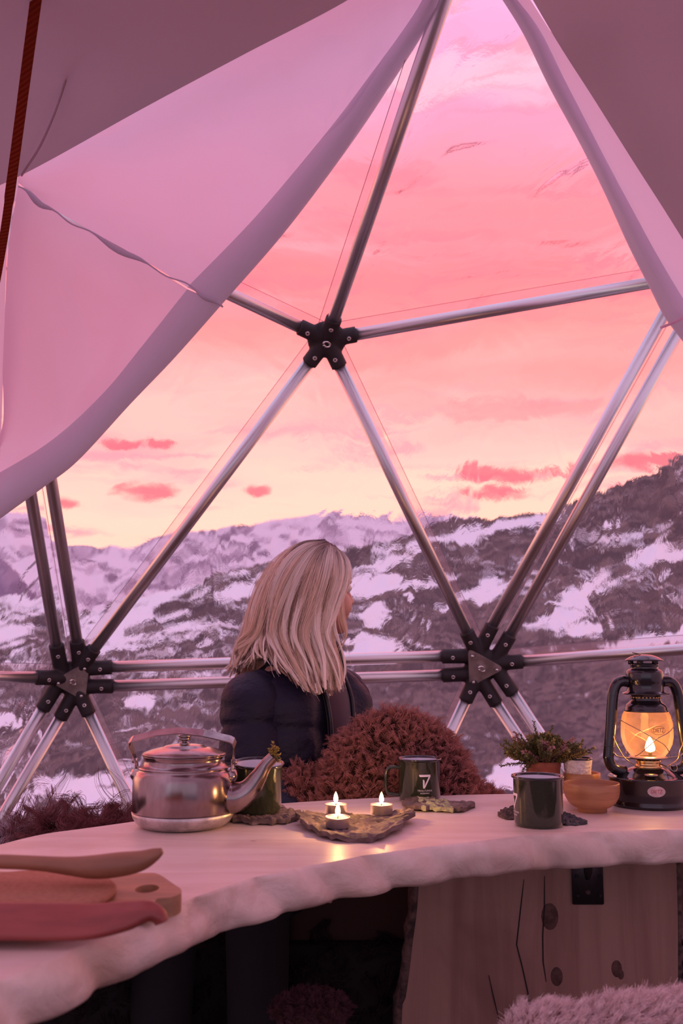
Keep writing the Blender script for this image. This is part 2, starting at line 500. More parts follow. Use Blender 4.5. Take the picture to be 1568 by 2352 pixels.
def tag(o, label=None, cat=None, group=None, kind=None):
    for k, v in (('label', label), ('category', cat), ('group', group), ('kind', kind)):
        if v:
            o[k] = v
    return o


def B():
    return bmesh.new()


def lathe(bm, prof, seg=48, mtx=None, close=True):
    """prof: (radius, z) list; a radius of 0 closes to a point"""
    rows = []
    for r, z in prof:
        if r < 1e-6:
            rows.append([bm.verts.new((0, 0, z))])
        else:
            rows.append([bm.verts.new((r * math.cos(2 * PI * k / seg), r * math.sin(2 * PI * k / seg), z)) for k in range(seg)])
    for a, b in zip(rows, rows[1:]):
        for k in range(seg):
            k2 = (k + 1) % seg
            if len(a) == 1 and len(b) == 1:
                continue
            if len(a) == 1:
                bm.faces.new((a[0], b[k2], b[k]))
            elif len(b) == 1:
                bm.faces.new((a[k], a[k2], b[0]))
            else:
                bm.faces.new((a[k], a[k2], b[k2], b[k]))
    if mtx is not None:
        bmesh.ops.transform(bm, matrix=mtx, verts=[v for r in rows for v in r])
    bmesh.ops.recalc_face_normals(bm, faces=bm.faces)
    return rows


def smooth_path(pts, n):
    """Catmull-Rom through pts (tuples of any length), n samples"""
    P = np.array([tuple(p) for p in pts], float)
    if len(P) == 2:
        t = np.linspace(0, 1, n)[:, None]
        return P[0] * (1 - t) + P[1] * t
    Q = np.vstack([2 * P[0] - P[1], P, 2 * P[-1] - P[-2]])
    out = []
    for s in np.linspace(0, len(P) - 1 - 1e-9, n):
        i = int(s)
        t = s - i
        a, b, c, d = Q[i], Q[i + 1], Q[i + 2], Q[i + 3]
        out.append(0.5 * ((2 * b) + (c - a) * t + (2 * a - 5 * b + 4 * c - d) * t * t + (3 * b - a - 3 * c + d) * t ** 3))
    return np.array(out)


def tube(bm, pts, r, seg=12, cap=True, flat=1.0, up=None):
    """sweep a circle (or ellipse: flat < 1 squeezes along `up`) along pts; r a number or a list"""
    pts = [Vector(p[:3]) for p in pts]
    n = len(pts)
    rr = [r] * n if not hasattr(r, '__len__') else list(r)
    rows = []
    ref = None
    for i, p in enumerate(pts):
        t = (pts[min(i + 1, n - 1)] - pts[max(i - 1, 0)]).normalized()
        if up is not None:
            b = Vector(up)
            a = b.cross(t).normalized()
            b = t.cross(a).normalized()
        else:
            if ref is None:
                ref = Vector((0, 0, 1)) if abs(t.z) < 0.9 else Vector((1, 0, 0))
            a = (ref - t * ref.dot(t)).normalized()
            ref = a
            b = t.cross(a).normalized()
        rows.append([bm.verts.new(p + a * (rr[i] * math.cos(2 * PI * k / seg)) + b * (rr[i] * flat * math.sin(2 * PI * k / seg))) for k in range(seg)])
    for a, b in zip(rows, rows[1:]):
        for k in range(seg):
            bm.faces.new((a[k], a[(k + 1) % seg], b[(k + 1) % seg], b[k]))
    if cap:
        bm.faces.new(rows[0][::-1])
        bm.faces.new(rows[-1])
    bmesh.ops.recalc_face_normals(bm, faces=bm.faces)
    return rows


def ell(bm, c, r, rot=None, u=20, v=12):
    ret = bmesh.ops.create_uvsphere(bm, u_segments=u, v_segments=v, radius=1.0)
    r = (r, r, r) if not hasattr(r, '__len__') else r
    m = Matrix.Translation(c) @ (rot.to_matrix().to_4x4() if rot is not None else Matrix.Identity(4)) @ Matrix.Diagonal((*r, 1))
    bmesh.ops.transform(bm, matrix=m, verts=ret['verts'])
    return ret['verts']


def capsule(bm, a, b, ra, rb, seg=14):
    a, b = Vector(a), Vector(b)
    tube(bm, [a, a * 0.5 + b * 0.5, b], [ra, (ra + rb) / 2, rb], seg)
    ell(bm, a, ra, u=seg, v=8)
    ell(bm, b, rb, u=seg, v=8)


def box(bm, c, s, bev=0.0, rot=None):
    ret = bmesh.ops.create_cube(bm, size=1.0)
    m = Matrix.Translation(c) @ (rot.to_matrix().to_4x4() if rot is not None else Matrix.Identity(4)) @ Matrix.Diagonal((*s, 1))
    bmesh.ops.transform(bm, matrix=m, verts=ret['verts'])
    if bev:
        es = list({e for v in ret['verts'] for e in v.link_edges})
        bmesh.ops.bevel(bm, geom=es, offset=bev, segments=2, affect='EDGES')


def prism(bm, outline, z0, z1):
    lo = [bm.verts.new((x, y, z0)) for x, y in outline]
    hi = [bm.verts.new((x, y, z1)) for x, y in outline]
    n = len(lo)
    bm.faces.new(lo[::-1])
    bm.faces.new(hi)
    for i in range(n):
        bm.faces.new((lo[i], lo[(i + 1) % n], hi[(i + 1) % n], hi[i]))
    bmesh.ops.recalc_face_normals(bm, faces=bm.faces)


def frame_to(zdir, origin=(0, 0, 0), xhint=(1, 0, 0)):
    z = Vector(zdir).normalized()
    x = Vector(xhint) - z * Vector(xhint).dot(z)
    if x.length < 1e-5:
        x = Vector((0, 1, 0)) - z * z.y
    x.normalize()
    y = z.cross(x)
    m = Matrix((x, y, z)).transposed().to_4x4()
    m.translation = Vector(origin)
    return m


def remesh(o, vox, smooth=2, sub=0):
    r = o.modifiers.new('union', 'REMESH')
    r.mode = 'VOXEL'
    r.voxel_size = vox
    r.use_smooth_shade = True
    if smooth:
        s = o.modifiers.new('soft', 'SMOOTH')
        s.iterations = smooth
        s.factor = 0.5


def vnoise(x, y, seed=0):
    """2-D value noise for arrays"""
    xi, yi = np.floor(x).astype(np.int64), np.floor(y).astype(np.int64)
    xf, yf = x - xi, y - yi
    u, v = xf * xf * (3 - 2 * xf), yf * yf * (3 - 2 * yf)

    def h(a, b):
        n = (a * 374761393 + b * 668265263 + seed * 1442695041) & 0xFFFFFFFF
        n = ((n ^ (n >> 13)) * 1274126177) & 0xFFFFFFFF
        return ((n ^ (n >> 16)) & 0xFFFF) / 65535.0
    return (h(xi, yi) * (1 - u) + h(xi + 1, yi) * u) * (1 - v) + (h(xi, yi + 1) * (1 - u) + h(xi + 1, yi + 1) * u) * v


def fbm(x, y, oct=5, seed=0, gain=0.5):
    s, a, t = 0, 1.0, 0
    for k in range(oct):
        s = s + a * vnoise(x * 2 ** k + 17 * k, y * 2 ** k + 31 * k, seed + k)
        t += a
        a *= gain
    return s / t


def strands(name, P, m, parent, r0, r1=None, kind='stuff'):
    """P: (n, k, 3) array of strand points -> one hair-curves object"""
    n, k = P.shape[:2]
    cu = bpy.data.hair_curves.new(name)
    cu.add_curves([k] * n)
    cu.attributes['position'].data.foreach_set('vector', P.reshape(-1).astype(np.float32))
    ra = cu.attributes.get('radius') or cu.attributes.new('radius', 'FLOAT', 'POINT')
    t = np.linspace(0, 1, k)
    rad = np.tile(r0 * (1 - t) + (r1 if r1 is not None else r0 * 0.3) * t, n)
    ra.data.foreach_set('value', rad.astype(np.float32))
    cu.materials.append(m)
    o = bpy.data.objects.new(name, cu)
    C.objects.link(o)
    if parent is not None:
        o.parent = parent
    if kind:
        o['kind'] = kind
    return o


def grid_surface(name, G, m, parent=None, closed_u=False, smooth=True):
    """G: (nu, nv, 3) -> quad mesh"""
    nu, nv = G.shape[:2]
    idx = np.arange(nu * nv).reshape(nu, nv)
    if closed_u:
        a, b = idx, np.roll(idx, -1, 0)
    else:
        a, b = idx[:-1], idx[1:]
    F = np.stack([a[:, :-1], b[:, :-1], b[:, 1:], a[:, 1:]], -1).reshape(-1, 4)
    return npobj(name, G.reshape(-1, 3), F, m, parent, smooth)


def sample_grid(G, n, flip=1.0):
    """n random points and normals on a grid surface, even by area"""
    nu, nv = G.shape[:2]
    a, b, c, d = G[:-1, :-1], G[1:, :-1], G[1:, 1:], G[:-1, 1:]
    area = (np.linalg.norm(np.cross(b - a, d - a), axis=-1) + np.linalg.norm(np.cross(b - c, d - c), axis=-1)).reshape(-1)
    f = RNG.choice(area.size, n, p=area / area.sum())
    u, v = RNG.random((n, 1)), RNG.random((n, 1))
    r = lambda q: q.reshape(-1, 3)[f]
    A, Bq, Cq, D = r(a), r(b), r(c), r(d)
    p = A * (1 - u) * (1 - v) + Bq * u * (1 - v) + Cq * u * v + D * (1 - u) * v
    nr = np.cross(Bq - A, D - A)
    nr /= np.linalg.norm(nr, axis=1, keepdims=True) + 1e-9
    return p, nr * flip


def fur(name, parent, p, nr, m, length, clump=0.5, nclump=800, bias=(0, 0, -0.3), curl=0.15, jit=0.35, k=6, rad=0.0006):
    n = len(p)
    ci = RNG.choice(n, min(nclump, n), replace=False)
    near = np.empty(n, int)
    for s in range(0, n, 2000):
        d = ((p[s:s + 2000, None, :] - p[None, ci, :]) ** 2).sum(-1)
        near[s:s + 2000] = d.argmin(1)
    cd = RNG.normal(0, jit, (len(ci), 3))
    L = length * (0.55 + 0.6 * RNG.random((n, 1)))
    Lc = (0.6 + 0.55 * RNG.random((len(ci), 1)))[near]
    dirv = nr + cd[near] + np.array(bias) + RNG.normal(0, 0.16, (n, 3))
    dirv /= np.linalg.norm(dirv, axis=1, keepdims=True)
    ctip = p[ci] + (nr[ci] + cd + np.array(bias)) * length * 0.9
    t = np.linspace(0, 1, k)
    ph = RNG.random((len(ci), 3))[near] * 6.28
    out = np.empty((n, k, 3))
    for j, tt in enumerate(t):
        q = p + dirv * L * Lc * tt
        q = q + (ctip[near] - q) * (clump * tt ** 1.5)
        q = q + curl * length * tt * np.sin(ph + tt * 7.0)
        out[:, j] = q
    return strands(name, out, m, parent, rad, rad * 0.35)


def textmesh(body, size, m, name, parent, place, extrude=0.0, align='CENTER'):
    """flat lettering as a mesh; place maps (x, y) of the text plane to 3-D"""
    cu = bpy.data.curves.new(name, 'FONT')
    cu.body = body
    cu.size = size
    cu.align_x = align
    cu.align_y = 'CENTER'
    tmp = bpy.data.objects.new(name, cu)
    C.objects.link(tmp)
    dg = bpy.context.evaluated_depsgraph_get()
    me0 = tmp.evaluated_get(dg).to_mesh()
    vs = [place(v.co.x, v.co.y) for v in me0.vertices]
    fs = [tuple(p.vertices) for p in me0.polygons]
    bpy.data.objects.remove(tmp)
    return npobj(name, vs, fs, m, parent, smooth=False)


# ------------------------------------------------------------------ landscape
def azel(px, py):
    d = ray(px, py)
    return math.atan2(d.x, d.y), math.atan2(d.z, math.hypot(d.x, d.y))


def land(name, skyline, d0, d1, e0, nu, nv, m, label, seed, patches=(), snow_bias=None, ease=1.6, rough=1.0, amax=0.62):
    """ground rising away from the dome to a skyline: a polar grid with real distances"""
    sk = sorted(azel(*p) for p in skyline)
    A = np.linspace(-amax, amax, nu)
    top = np.interp(A, [s[0] for s in sk], [s[1] for s in sk])
    T = np.linspace(0, 1, nv)
    a, t = np.meshgrid(A, T, indexing='ij')
    d = d0 * (d1 / d0) ** t
    e = e0 + (top[:, None] - e0) * (t ** ease * 0.45 + t * 0.55)
    nz = fbm(a * 26, np.log(d) * 7, 6, seed) - 0.5
    nz2 = fbm(a * 90, np.log(d) * 26, 4, seed + 9) - 0.5
    env = np.clip(np.minimum(t, 1.02 - t) * 6, 0.10, 1)
    e = e + (nz * 0.030 + nz2 * 0.008) * rough * env + (nz2 * 0.006 * rough) * (1 - env)
    z = CAM_Z + d * np.tan(e)
    V = np.stack([d * np.sin(a), d * np.cos(a), z], -1)
    # one more row drops behind the ridge so that it has a far side
    bk = V[:, -1:].copy() * np.array([1.25, 1.25, 1.0])
    bk[..., 2] -= 0.12 * d1
    V2 = np.concatenate([V, bk], 1)
    o = grid_surface(name, V2, m)
    # snow cover: patches that lie in hollows, plus scattered streaks
    wx = fbm(a * 30, np.log(d) * 18, 4, seed + 3) - 0.5
    wy = fbm(a * 30 + 50, np.log(d) * 18, 4, seed + 5) - 0.5
    ss = fbm(a * 38 + wx * 5.0, e * 150 + wy * 8, 5, seed + 21, 0.55)
    sn = ss + (0 if snow_bias is None else snow_bias(a, e))
    for (px, py, rx, ry, sh) in patches:
        ca, ce = azel(px, py)
        rx_, ry_ = rx / FPX, ry / FPX
        da = (a - ca) / rx_
        de = (e - ce - sh * (a - ca)) / ry_
        q = 1.0 - np.sqrt(da * da + de * de) + (wx + wy) * 1.3 + (ss - 0.5) * 1.2
        sn = np.maximum(sn, np.clip(0.50 + q * 0.7, 0, 1) * (q > -0.4))
    rk = fbm(a * 60 + wx * 10, e * 190 + wy * 14, 6, seed + 40, 0.6)
    rk = (rk - 0.5) * 1.9 + 0.5
    for nm, arr in (('snow', sn), ('rock', rk)):
        at_ = o.data.attributes.new(nm, 'FLOAT', 'POINT')
        full = np.concatenate([arr, arr[:, -1:]], 1).reshape(-1).astype(np.float32)
        at_.data.foreach_set('value', full)
    tag(o, label, None, None, 'structure')
    return o


far_sky = [(-400, 1170), (-100, 1195), (0, 1203), (60, 1190), (130, 1215), (230, 1226), (310, 1228), (380, 1212), (430, 1198), (560, 1182), (680, 1168), (760, 1160), (840, 1162), (900, 1160), (960, 1165), (1050, 1176), (1200, 1190), (2200, 1200)]
land('mountain_far', far_sky, 420, 900, math.radians(-4.5), 560, 90, M['peak'], 'snow covered ridge on the skyline with pale pink haze in its colour', 3,
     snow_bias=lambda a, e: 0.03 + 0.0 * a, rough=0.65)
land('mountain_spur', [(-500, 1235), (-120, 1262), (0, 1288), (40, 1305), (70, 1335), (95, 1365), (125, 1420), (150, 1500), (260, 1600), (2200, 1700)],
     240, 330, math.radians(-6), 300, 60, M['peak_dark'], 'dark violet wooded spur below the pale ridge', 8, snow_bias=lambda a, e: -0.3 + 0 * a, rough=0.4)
near_sky = [(-600, 1520), (-100, 1430), (0, 1408), (80, 1392), (150, 1384), (240, 1366), (330, 1344), (430, 1316), (520, 1290), (620, 1270), (760, 1246), (880, 1222), (930, 1203), (990, 1186),
            (1080, 1177), (1160, 1168), (1250, 1160), (1320, 1142), (1380, 1126), (1430, 1110), (1490, 1093), (1530, 1068), (1568, 1046), (1700, 985), (2200, 900)]
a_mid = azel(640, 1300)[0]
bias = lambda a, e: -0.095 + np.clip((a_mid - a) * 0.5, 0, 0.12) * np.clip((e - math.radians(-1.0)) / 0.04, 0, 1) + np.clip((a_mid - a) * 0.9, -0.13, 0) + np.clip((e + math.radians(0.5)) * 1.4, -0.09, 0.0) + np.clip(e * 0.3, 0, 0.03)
patches = [(1325, 1375, 62, 42, 0.55), (1340, 1440, 105, 14, -0.05), (1500, 1464, 85, 14, 0.12), (1500, 1268, 52, 20, 0.05), (1090, 1340, 62, 18, 0.25), (850, 1480, 78, 42, 0.15),
           (846, 1386, 40, 17, 0.1), (900, 1308, 85, 14, 0.0), (850, 1325, 60, 16, 0.0), (880, 1268, 60, 14, 0.15), (1010, 1222, 110, 16, 0.20), (1150, 1190, 90, 10, 0.18), (930, 1338, 18, 7, 0.0), (1195, 1265, 22, 8, 0.3),
           (1395, 1198, 20, 7, 0.0), (298, 1622, 30, 17, 0.0), (180, 1790, 95, 22, 0.1), (30, 1700, 45, 18, 0.3), (100, 1330, 60, 22, 0.2), (420, 1320, 90, 24, 0.35), (300, 1390, 80, 26, 0.3),
           (255, 1820, 60, 26, 0.1), (1160, 1775, 46, 26, 0.0), (560, 1330, 50, 16, 0.2), (60, 1480, 50, 26, 0.0), (500, 1270, 60, 16, 0.1), (40, 1840, 40, 20, 0.1)]
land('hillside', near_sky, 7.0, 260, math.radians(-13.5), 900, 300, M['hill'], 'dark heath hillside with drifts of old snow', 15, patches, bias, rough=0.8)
bm = B()
lathe(bm, [(0, -0.75), (4.0, -0.75), (7.4, -0.85), (40, -16), (400, -90)], 64)
tag(obj('ground', bm, M['hill']), 'dark heath ground around the dome', None, None, 'structure')

# ------------------------------------------------------------------ dome floor, frame, film and canvas
CEN = Vector((0, 0.6, 0.3))
bm = B()
lathe(bm, [(0, 0.0), (2.75, 0.0), (2.75, -0.12), (0, -0.12)], 64, Matrix.Translation((0, 0.6, 0)))
floor = tag(obj('floor', bm, M['ground'], smooth=False), 'dim timber deck under the dome', None, None, 'structure')

nodes = {
    'A': at(750, 780, 2.55), 'L': at(166, 1557, 2.95), 'R': at(1107, 1526, 2.95), 'E': at(1604, 630, 2.62), 'T': at(1125, -310, 1.55),
    'F': at(-22, 418, 2.28), 'LL': at(-330, 1552, 2.5), 'RR': at(1900, 1466, 2.72),
}


def to_floor(a, b):                      # carry the line a-b on until it meets the deck
    t = (0.02 - a.z) / (b.z - a.z)
    return a + (b - a) * t


nodes['D1'] = to_floor(nodes['L'], at(-30, 1890, 2.93))
nodes['M1'] = to_floor(nodes['L'], at(300, 1848, 2.97))
nodes['M2'] = to_floor(nodes['R'], at(990, 1780, 2.97))
nodes['D2'] = to_floor(nodes['R'], at(1262, 1762, 2.93))
edges = [('A', 'L', 0), ('A', 'R', 0), ('A', 'E', 0), ('A', 'T', 0), ('A', 'F', 0), ('L', 'R', 1), ('L', 'F', 1), ('R', 'E', 1), ('L', 'LL', 0), ('R', 'RR', 0),
         ('L', 'D1', 1), ('L', 'M1', 0), ('R', 'M2', 0), ('R', 'D2', 1), ('F', 'T', 0), ('E', 'T', 0)]
TR = 0.0165
frame = tag(empty('dome_frame', (0, 2.9, 0)), 'aluminium pole frame of the dome with black plastic hubs', 'frame')
FO = Vector(frame.location)


def outward(p):
    return (p - CEN).normalized()


sock = {k: [] for k in nodes}
for a, b, dbl in edges:
    pa, pb = nodes[a], nodes[b]
    d = (pb - pa).normalized()
    nrm = outward((pa + pb) / 2)
    side = d.cross(nrm).normalized()
    for s in ((-1, 1) if dbl else (0,)):
        off = side * (s * 0.029)
        ga, gb = (0.07 if a in 'ALR' else 0.0), (0.07 if b in 'ALR' else 0.0)
        bm = B()
        tube(bm, [pa + off + d * ga - FO, pb + off - d * gb - FO], TR, 20)
        obj('pole', bm, M['alu'], frame)
        sock[a].append((off, d))
        sock[b].append((off, -d))

for key in 'ALR':
    c = nodes[key]
    inw = -outward(c)
    big = key != 'A'
    Ls = 0.118 if big else 0.080
    bm = B()
    for off, d in sock[key]:
        capsule(bm, off * (0.6 if big else 1), off + d * Ls * 0.5, 0.021, 0.0215, 16)
        tube(bm, [off * 0.9 + d * 0.02, off + d * Ls], 0.0218, 18)
    ell(bm, (0, 0, 0), (0.052, 0.052, 0.020) if big else (0.052, 0.052, 0.021), rot=frame_to(inw).to_quaternion())
    for v in bm.verts:
        v.co += c - FO
    hub = obj('hub', bm, M['plastic'], frame)
    remesh(hub, 0.0035, 3)
    for off, d in sock[key]:
        q = c + off + d * (Ls - (0.030 if big else 0.024))
        side = d.cross(inw).normalized()
        nn = (inw - d * inw.dot(d)).normalized()
        bm = B()
        lathe(bm, [(0.0022, 0.0005), (0.0026, 0.0022), (0.0052, 0.0022), (0.0060, 0.0004), (0.0060, -0.003)], 14, frame_to(nn, q + nn * 0.0215 - FO))
        obj('rivet', bm, M['rivet'], hub)
    if big:
        # triangular clamping plate, three bolts and an eye bolt
        fr = frame_to(inw, c + inw * 0.030 - FO, (0, 0, 1))
        ang0 = {'L': [math.radians(x) for x in (28, 155, 280)], 'R': [math.radians(x) for x in (-72, 58, 168)]}[key]
        px = fr.to_3x3().inverted() @ Vector((1, 0, 0))
        pz = fr.to_3x3().inverted() @ Vector((0, 0, 1))
        pts = []
        tri_dirs = {'L': [(0.75, 0.95), (-1.05, 0.05), (0.62, -1.05)], 'R': [(-0.62, 0.95), (1.05, 0.02), (-0.60, -1.0)]}[key]
        ctr = []
        for ux, uz in tri_dirs:
            v = px * ux + pz * uz
            ctr.append(Vector((v.x, v.y)) * 0.063)
        poly = []
        for i in range(3):
            p0, p1, p2 = ctr[i - 1], ctr[i], ctr[(i + 1) % 3]
            d1, d2 = (p0 - p1).normalized(), (p2 - p1).normalized()
            for t in np.linspace(0, 1, 6):
                q = p1 + d1 * 0.020 * (1 - t) ** 2 + d2 * 0.020 * t ** 2
                poly.append((q.x, q.y))
        bm = B()
        prism(bm, poly, 0, 0.004)
        bmesh.ops.transform(bm, matrix=fr, verts=bm.verts)
        obj('plate', bm, M['plate'], hub, smooth=False)
        for v in ctr:
            bm = B()
            lathe(bm, [(0, 0.020), (0.0038, 0.019), (0.0045, 0.017), (0.0045, 0.0), (0, 0)], 12, fr @ Matrix.Translation((v.x * 0.66, v.y * 0.66, 0.003)))
            obj('bolt', bm, M['bolt'], hub)
    else:
        fr = frame_to(inw, c + inw * 0.020 - FO, (0, 0, 1))
    bm = B()
    ring = [fr @ Vector((0.0085 * math.sin(t + 0.5), 0.0085 * math.cos(t), 0.014 + 0.007 * math.cos(t))) for t in np.linspace(0, 2 * PI * 0.95, 20)]
    tube(bm, ring, 0.0028, 8)
    obj('eye_bolt', bm, M['bolt'], hub)

OUT = 0.034
tris = [('A', 'L', 'R'), ('A', 'R', 'E'), ('A', 'E', 'T'), ('A', 'T', 'F'), ('A', 'F', 'L'), ('L', 'M1', 'R', 'M2'), ('R', 'D2', 'RR'), ('R', 'RR', 'E'), ('L', 'LL', 'F'), ('L', 'D1', 'LL'), ('R', 'M2', 'D2'), ('L', 'D1', 'M1')]
tris[5] = ('L', 'R', 'M2', 'M1')
nodes['RD'] = Vector((nodes['RR'].x, nodes['RR'].y, 0.02))
nodes['LD'] = Vector((nodes['LL'].x, nodes['LL'].y, 0.02))
tris[6] = ('R', 'RR', 'RD', 'D2')
tris[9] = ('L', 'D1', 'LD', 'LL')


def film_panel(keys, i):
    P = [nodes[k] + outward(nodes[k]) * OUT for k in keys]
    n = 26
    if len(P) == 3:
        P = P + [P[2]]
    nrm = (P[1] - P[0]).cross(P[2] - P[0]).normalized()
    if nrm.dot(outward(P[0])) < 0:
        nrm = -nrm
    vs, ids = [], {}
    fs = []
    for a in range(n + 1):
        for b in range(n + 1):
            u, v = a / n, b / n
            q = P[0].lerp(P[1], u).lerp(P[3].lerp(P[2], u), v)
            s = 16 * u * (1 - u) * v * (1 - v)
            w = mnoise.noise(q * 5.0 + Vector((i * 7, 0, 0))) * 0.5 + mnoise.noise(q * 13 + Vector((0, i * 5, 0))) * 0.22
            vs.append(q + nrm * (0.012 + 0.010 * w) * min(1, s * 2))
    for a in range(n):
        for b in range(n):
            k = a * (n + 1) + b
            fs.append((k, k + n + 1, k + n + 2, k + 1))
    o = npobj('window_%d' % (i + 1), vs, fs, M['film'])
    names = ['left of the top hub', '']
    tag(o, None, None, None, 'structure')
    return o


panel_label = ['clear film triangle between the three visible hubs', 'clear film triangle right of the top hub', 'tall clear film triangle under the dome peak', 'clear film triangle left of the rising pole',
               'clear film triangle above the left hub', 'clear film behind the woman below the double rail', 'clear film behind the lantern below the right rail', 'clear film right of the slanting double poles',
               'clear film at the far left above the rail', 'clear film at the far left below the rail', 'clear film behind the potted heather', 'clear film behind the kettle']
panels = []
for i, k in enumerate(tris):
    o = film_panel(k, i)
    o['label'] = panel_label[i]
    panels.append(o)
# welded seams of the film, a little off the poles they follow
for a, b, dbl in edges:
    if b in ('T',) and a in ('F', 'E'):
        continue
    pa, pb = nodes[a] + outward(nodes[a]) * (OUT + 0.004), nodes[b] + outward(nodes[b]) * (OUT + 0.004)
    d = (pb - pa).normalized()
    side = d.cross(outward((pa + pb) / 2)).normalized()
    if side.z < 0:
        side = -side
    if dbl and abs(d.x) < 0.9:
        side *= 0.15
    bm = B()
    wdt = 0.024
    c0 = side * 0.006
    pts = [pa + c0, pb + c0, pb + c0 + side * wdt, pa + c0 + side * wdt]
    vs = [bm.verts.new(p) for p in pts]
    bm.faces.new(vs)
    ext = bmesh.ops.extrude_face_region(bm, geom=bm.faces[:])
    bmesh.ops.translate(bm, verts=[g for g in ext['geom'] if isinstance(g, bmesh.types.BMVert)], vec=outward((pa + pb) / 2) * 0.0012)
    par = next((panels[i] for i, k in enumerate(tris) if a in k and b in k), panels[0])
    ws_ = obj('weld_seam', bm, M['weld'], par, smooth=False)
    bm = B()
    tube(bm, [pts[3] + (pts[2] - pts[3]) * t for t in np.linspace(0, 1, 8)], 0.0007, 6)
    obj('weld_line', bm, M['cord'], ws_)


def cloth(name, rows, m, nu=60, nv=40, bulge=0.0, wrinkle=0.006, wscale=5.0, thick=0.0, parent=None, dirw=(1, 1, 1)):
    """rows: polylines (px, py, Y) from one edge of the cloth to the other -> smooth lofted sheet"""
    R = []
    for r in rows:
        P = np.array([tuple(at(*p)) for p in r])
        R.append(smooth_path(P, nu))
    R = np.array(R)
    G = np.empty((nu, nv, 3))
    for i in range(nu):
        G[i] = smooth_path(R[:, i], nv)
    N = np.cross(np.gradient(G, axis=0), np.gradient(G, axis=1))
    N /= np.linalg.norm(N, axis=-1, keepdims=True) + 1e-9
    for i in range(nu):
        for j in range(nv):
            u, v = i / (nu - 1), j / (nv - 1)
            q = Vector(G[i, j])
            q2 = Vector((q.x * dirw[0], q.y * dirw[1], q.z * dirw[2]))
            w = mnoise.noise(q2 * wscale) + 0.4 * mnoise.noise(q2 * wscale * 2.7)
            G[i, j] += N[i, j] * (bulge * 16 * u * (1 - u) * v * (1 - v) + wrinkle * w * min(1, 8 * min(u, 1 - u, v, 1 - v)))
    o = grid_surface(name, G, m, parent)
    if thick:
        so = o.modifiers.new('thickness', 'SOLIDIFY')
        so.thickness = thick
    return o, G


# left curtain: upper field, lower field, rolled hem
redge_u = [(1030, -60, 1.66), (985, 55, 1.80), (905, 185, 1.96), (800, 342, 2.10), (655, 535, 2.22), (512, 700, 2.29)]
tedge_u = [(1030, -60, 1.66), (790, 2, 1.62), (560, 120, 1.72), (330, 244, 1.86), (150, 340, 2.02), (42, 402, 2.14)]
fold_line = [(512, 700, 2.29), (440, 655, 2.27), (330, 598, 2.24), (200, 525, 2.20), (110, 472, 2.17), (42, 420, 2.14)]


def mixrow(a, b, t):
    A, Bq = smooth_path(a, 24), smooth_path(b, 24)
    return [tuple(x) for x in A * (1 - t) + Bq * t]


hem_in = lambda row, dx, dy, dY: [(x - dx, y - dy, Y + dY) for x, y, Y in row]
up_in = [(1010, -75, 1.665), (945, 40, 1.80), (850, 172, 1.955), (735, 322, 2.095), (580, 505, 2.215), (430, 660, 2.285)]
top_row = [(1010, -75, 1.665), (790, 2, 1.66), (560, 120, 1.74), (330, 244, 1.88), (150, 340, 2.03), (42, 404, 2.14)]
# two opposite sides: top edge (peak -> tie) and the seam side (hem -> tie)
a = smooth_path(top_row, 60)
b = np.array([smooth_path(up_in, 60)[-1] * (1 - t) + np.array((42, 420, 2.14)) * t for t in np.linspace(0, 1, 60)])
rows = []
hemcurve = smooth_path(up_in, 14)
for j, t in enumerate(np.linspace(0, 1, 14)):
    r = []
    s = smooth_path(top_row, 14)
    sm = smooth_path([(430, 660, 2.285), (330, 598, 2.24), (200, 525, 2.20), (110, 472, 2.17), (42, 420, 2.14)], 14)
    for i, u in enumerate(np.linspace(0, 1, 14)):
        # Coons patch: sides are hem (u=0) and the tie point (u=1); ends are the top edge (t=0) and the seam (t=1)
        tie = np.array((42, 404 + 16 * t, 2.14))
        q = (1 - t) * s[i] + t * sm[i] + (1 - u) * hemcurve[j] + u * tie - ((1 - u) * (1 - t) * s[0] + u * (1 - t) * s[-1] + (1 - u) * t * sm[0] + u * t * sm[-1])
        r.append(tuple(q))
    rows.append(r)
wl, G1 = cloth('wall_left', rows, M['canvas'], 60, 60, 0.0, 0.012, 3.0, dirw=(2.6, 1, 0.5))
tag(wl, 'backlit pink canvas curtain drawn to the left of the window', None, None, 'structure')
# lower field
lo_hem = [(430, 664, 2.282), (330, 790, 2.33), (235, 905, 2.37), (120, 1010, 2.40), (0, 1085, 2.42), (-90, 1130, 2.43)]
lo_left = [(42, 424, 2.138), (20, 560, 2.18), (12, 700, 2.22), (6, 850, 2.26), (0, 1000, 2.32), (-90, 1130, 2.43)]
rows = []
hc, lc = smooth_path(lo_hem, 14), smooth_path(lo_left, 14)
sm = smooth_path([(430, 664, 2.282), (330, 602, 2.242), (200, 529, 2.202), (110, 476, 2.172), (42, 424, 2.138)], 14)
for j, t in enumerate(np.linspace(0, 1, 14)):
    rows.append([tuple(hc[j] * (1 - u) + lc[j] * u + (1 - t) * (sm[i] - (sm[0] * (1 - u) + sm[-1] * u))) for i, u in enumerate(np.linspace(0, 1, 14))])
wl2, G2 = cloth('lower_panel', rows, M['canvas'], 60, 60, 0.0, 0.016, 3.2, parent=wl, dirw=(2.8, 1, 0.4))


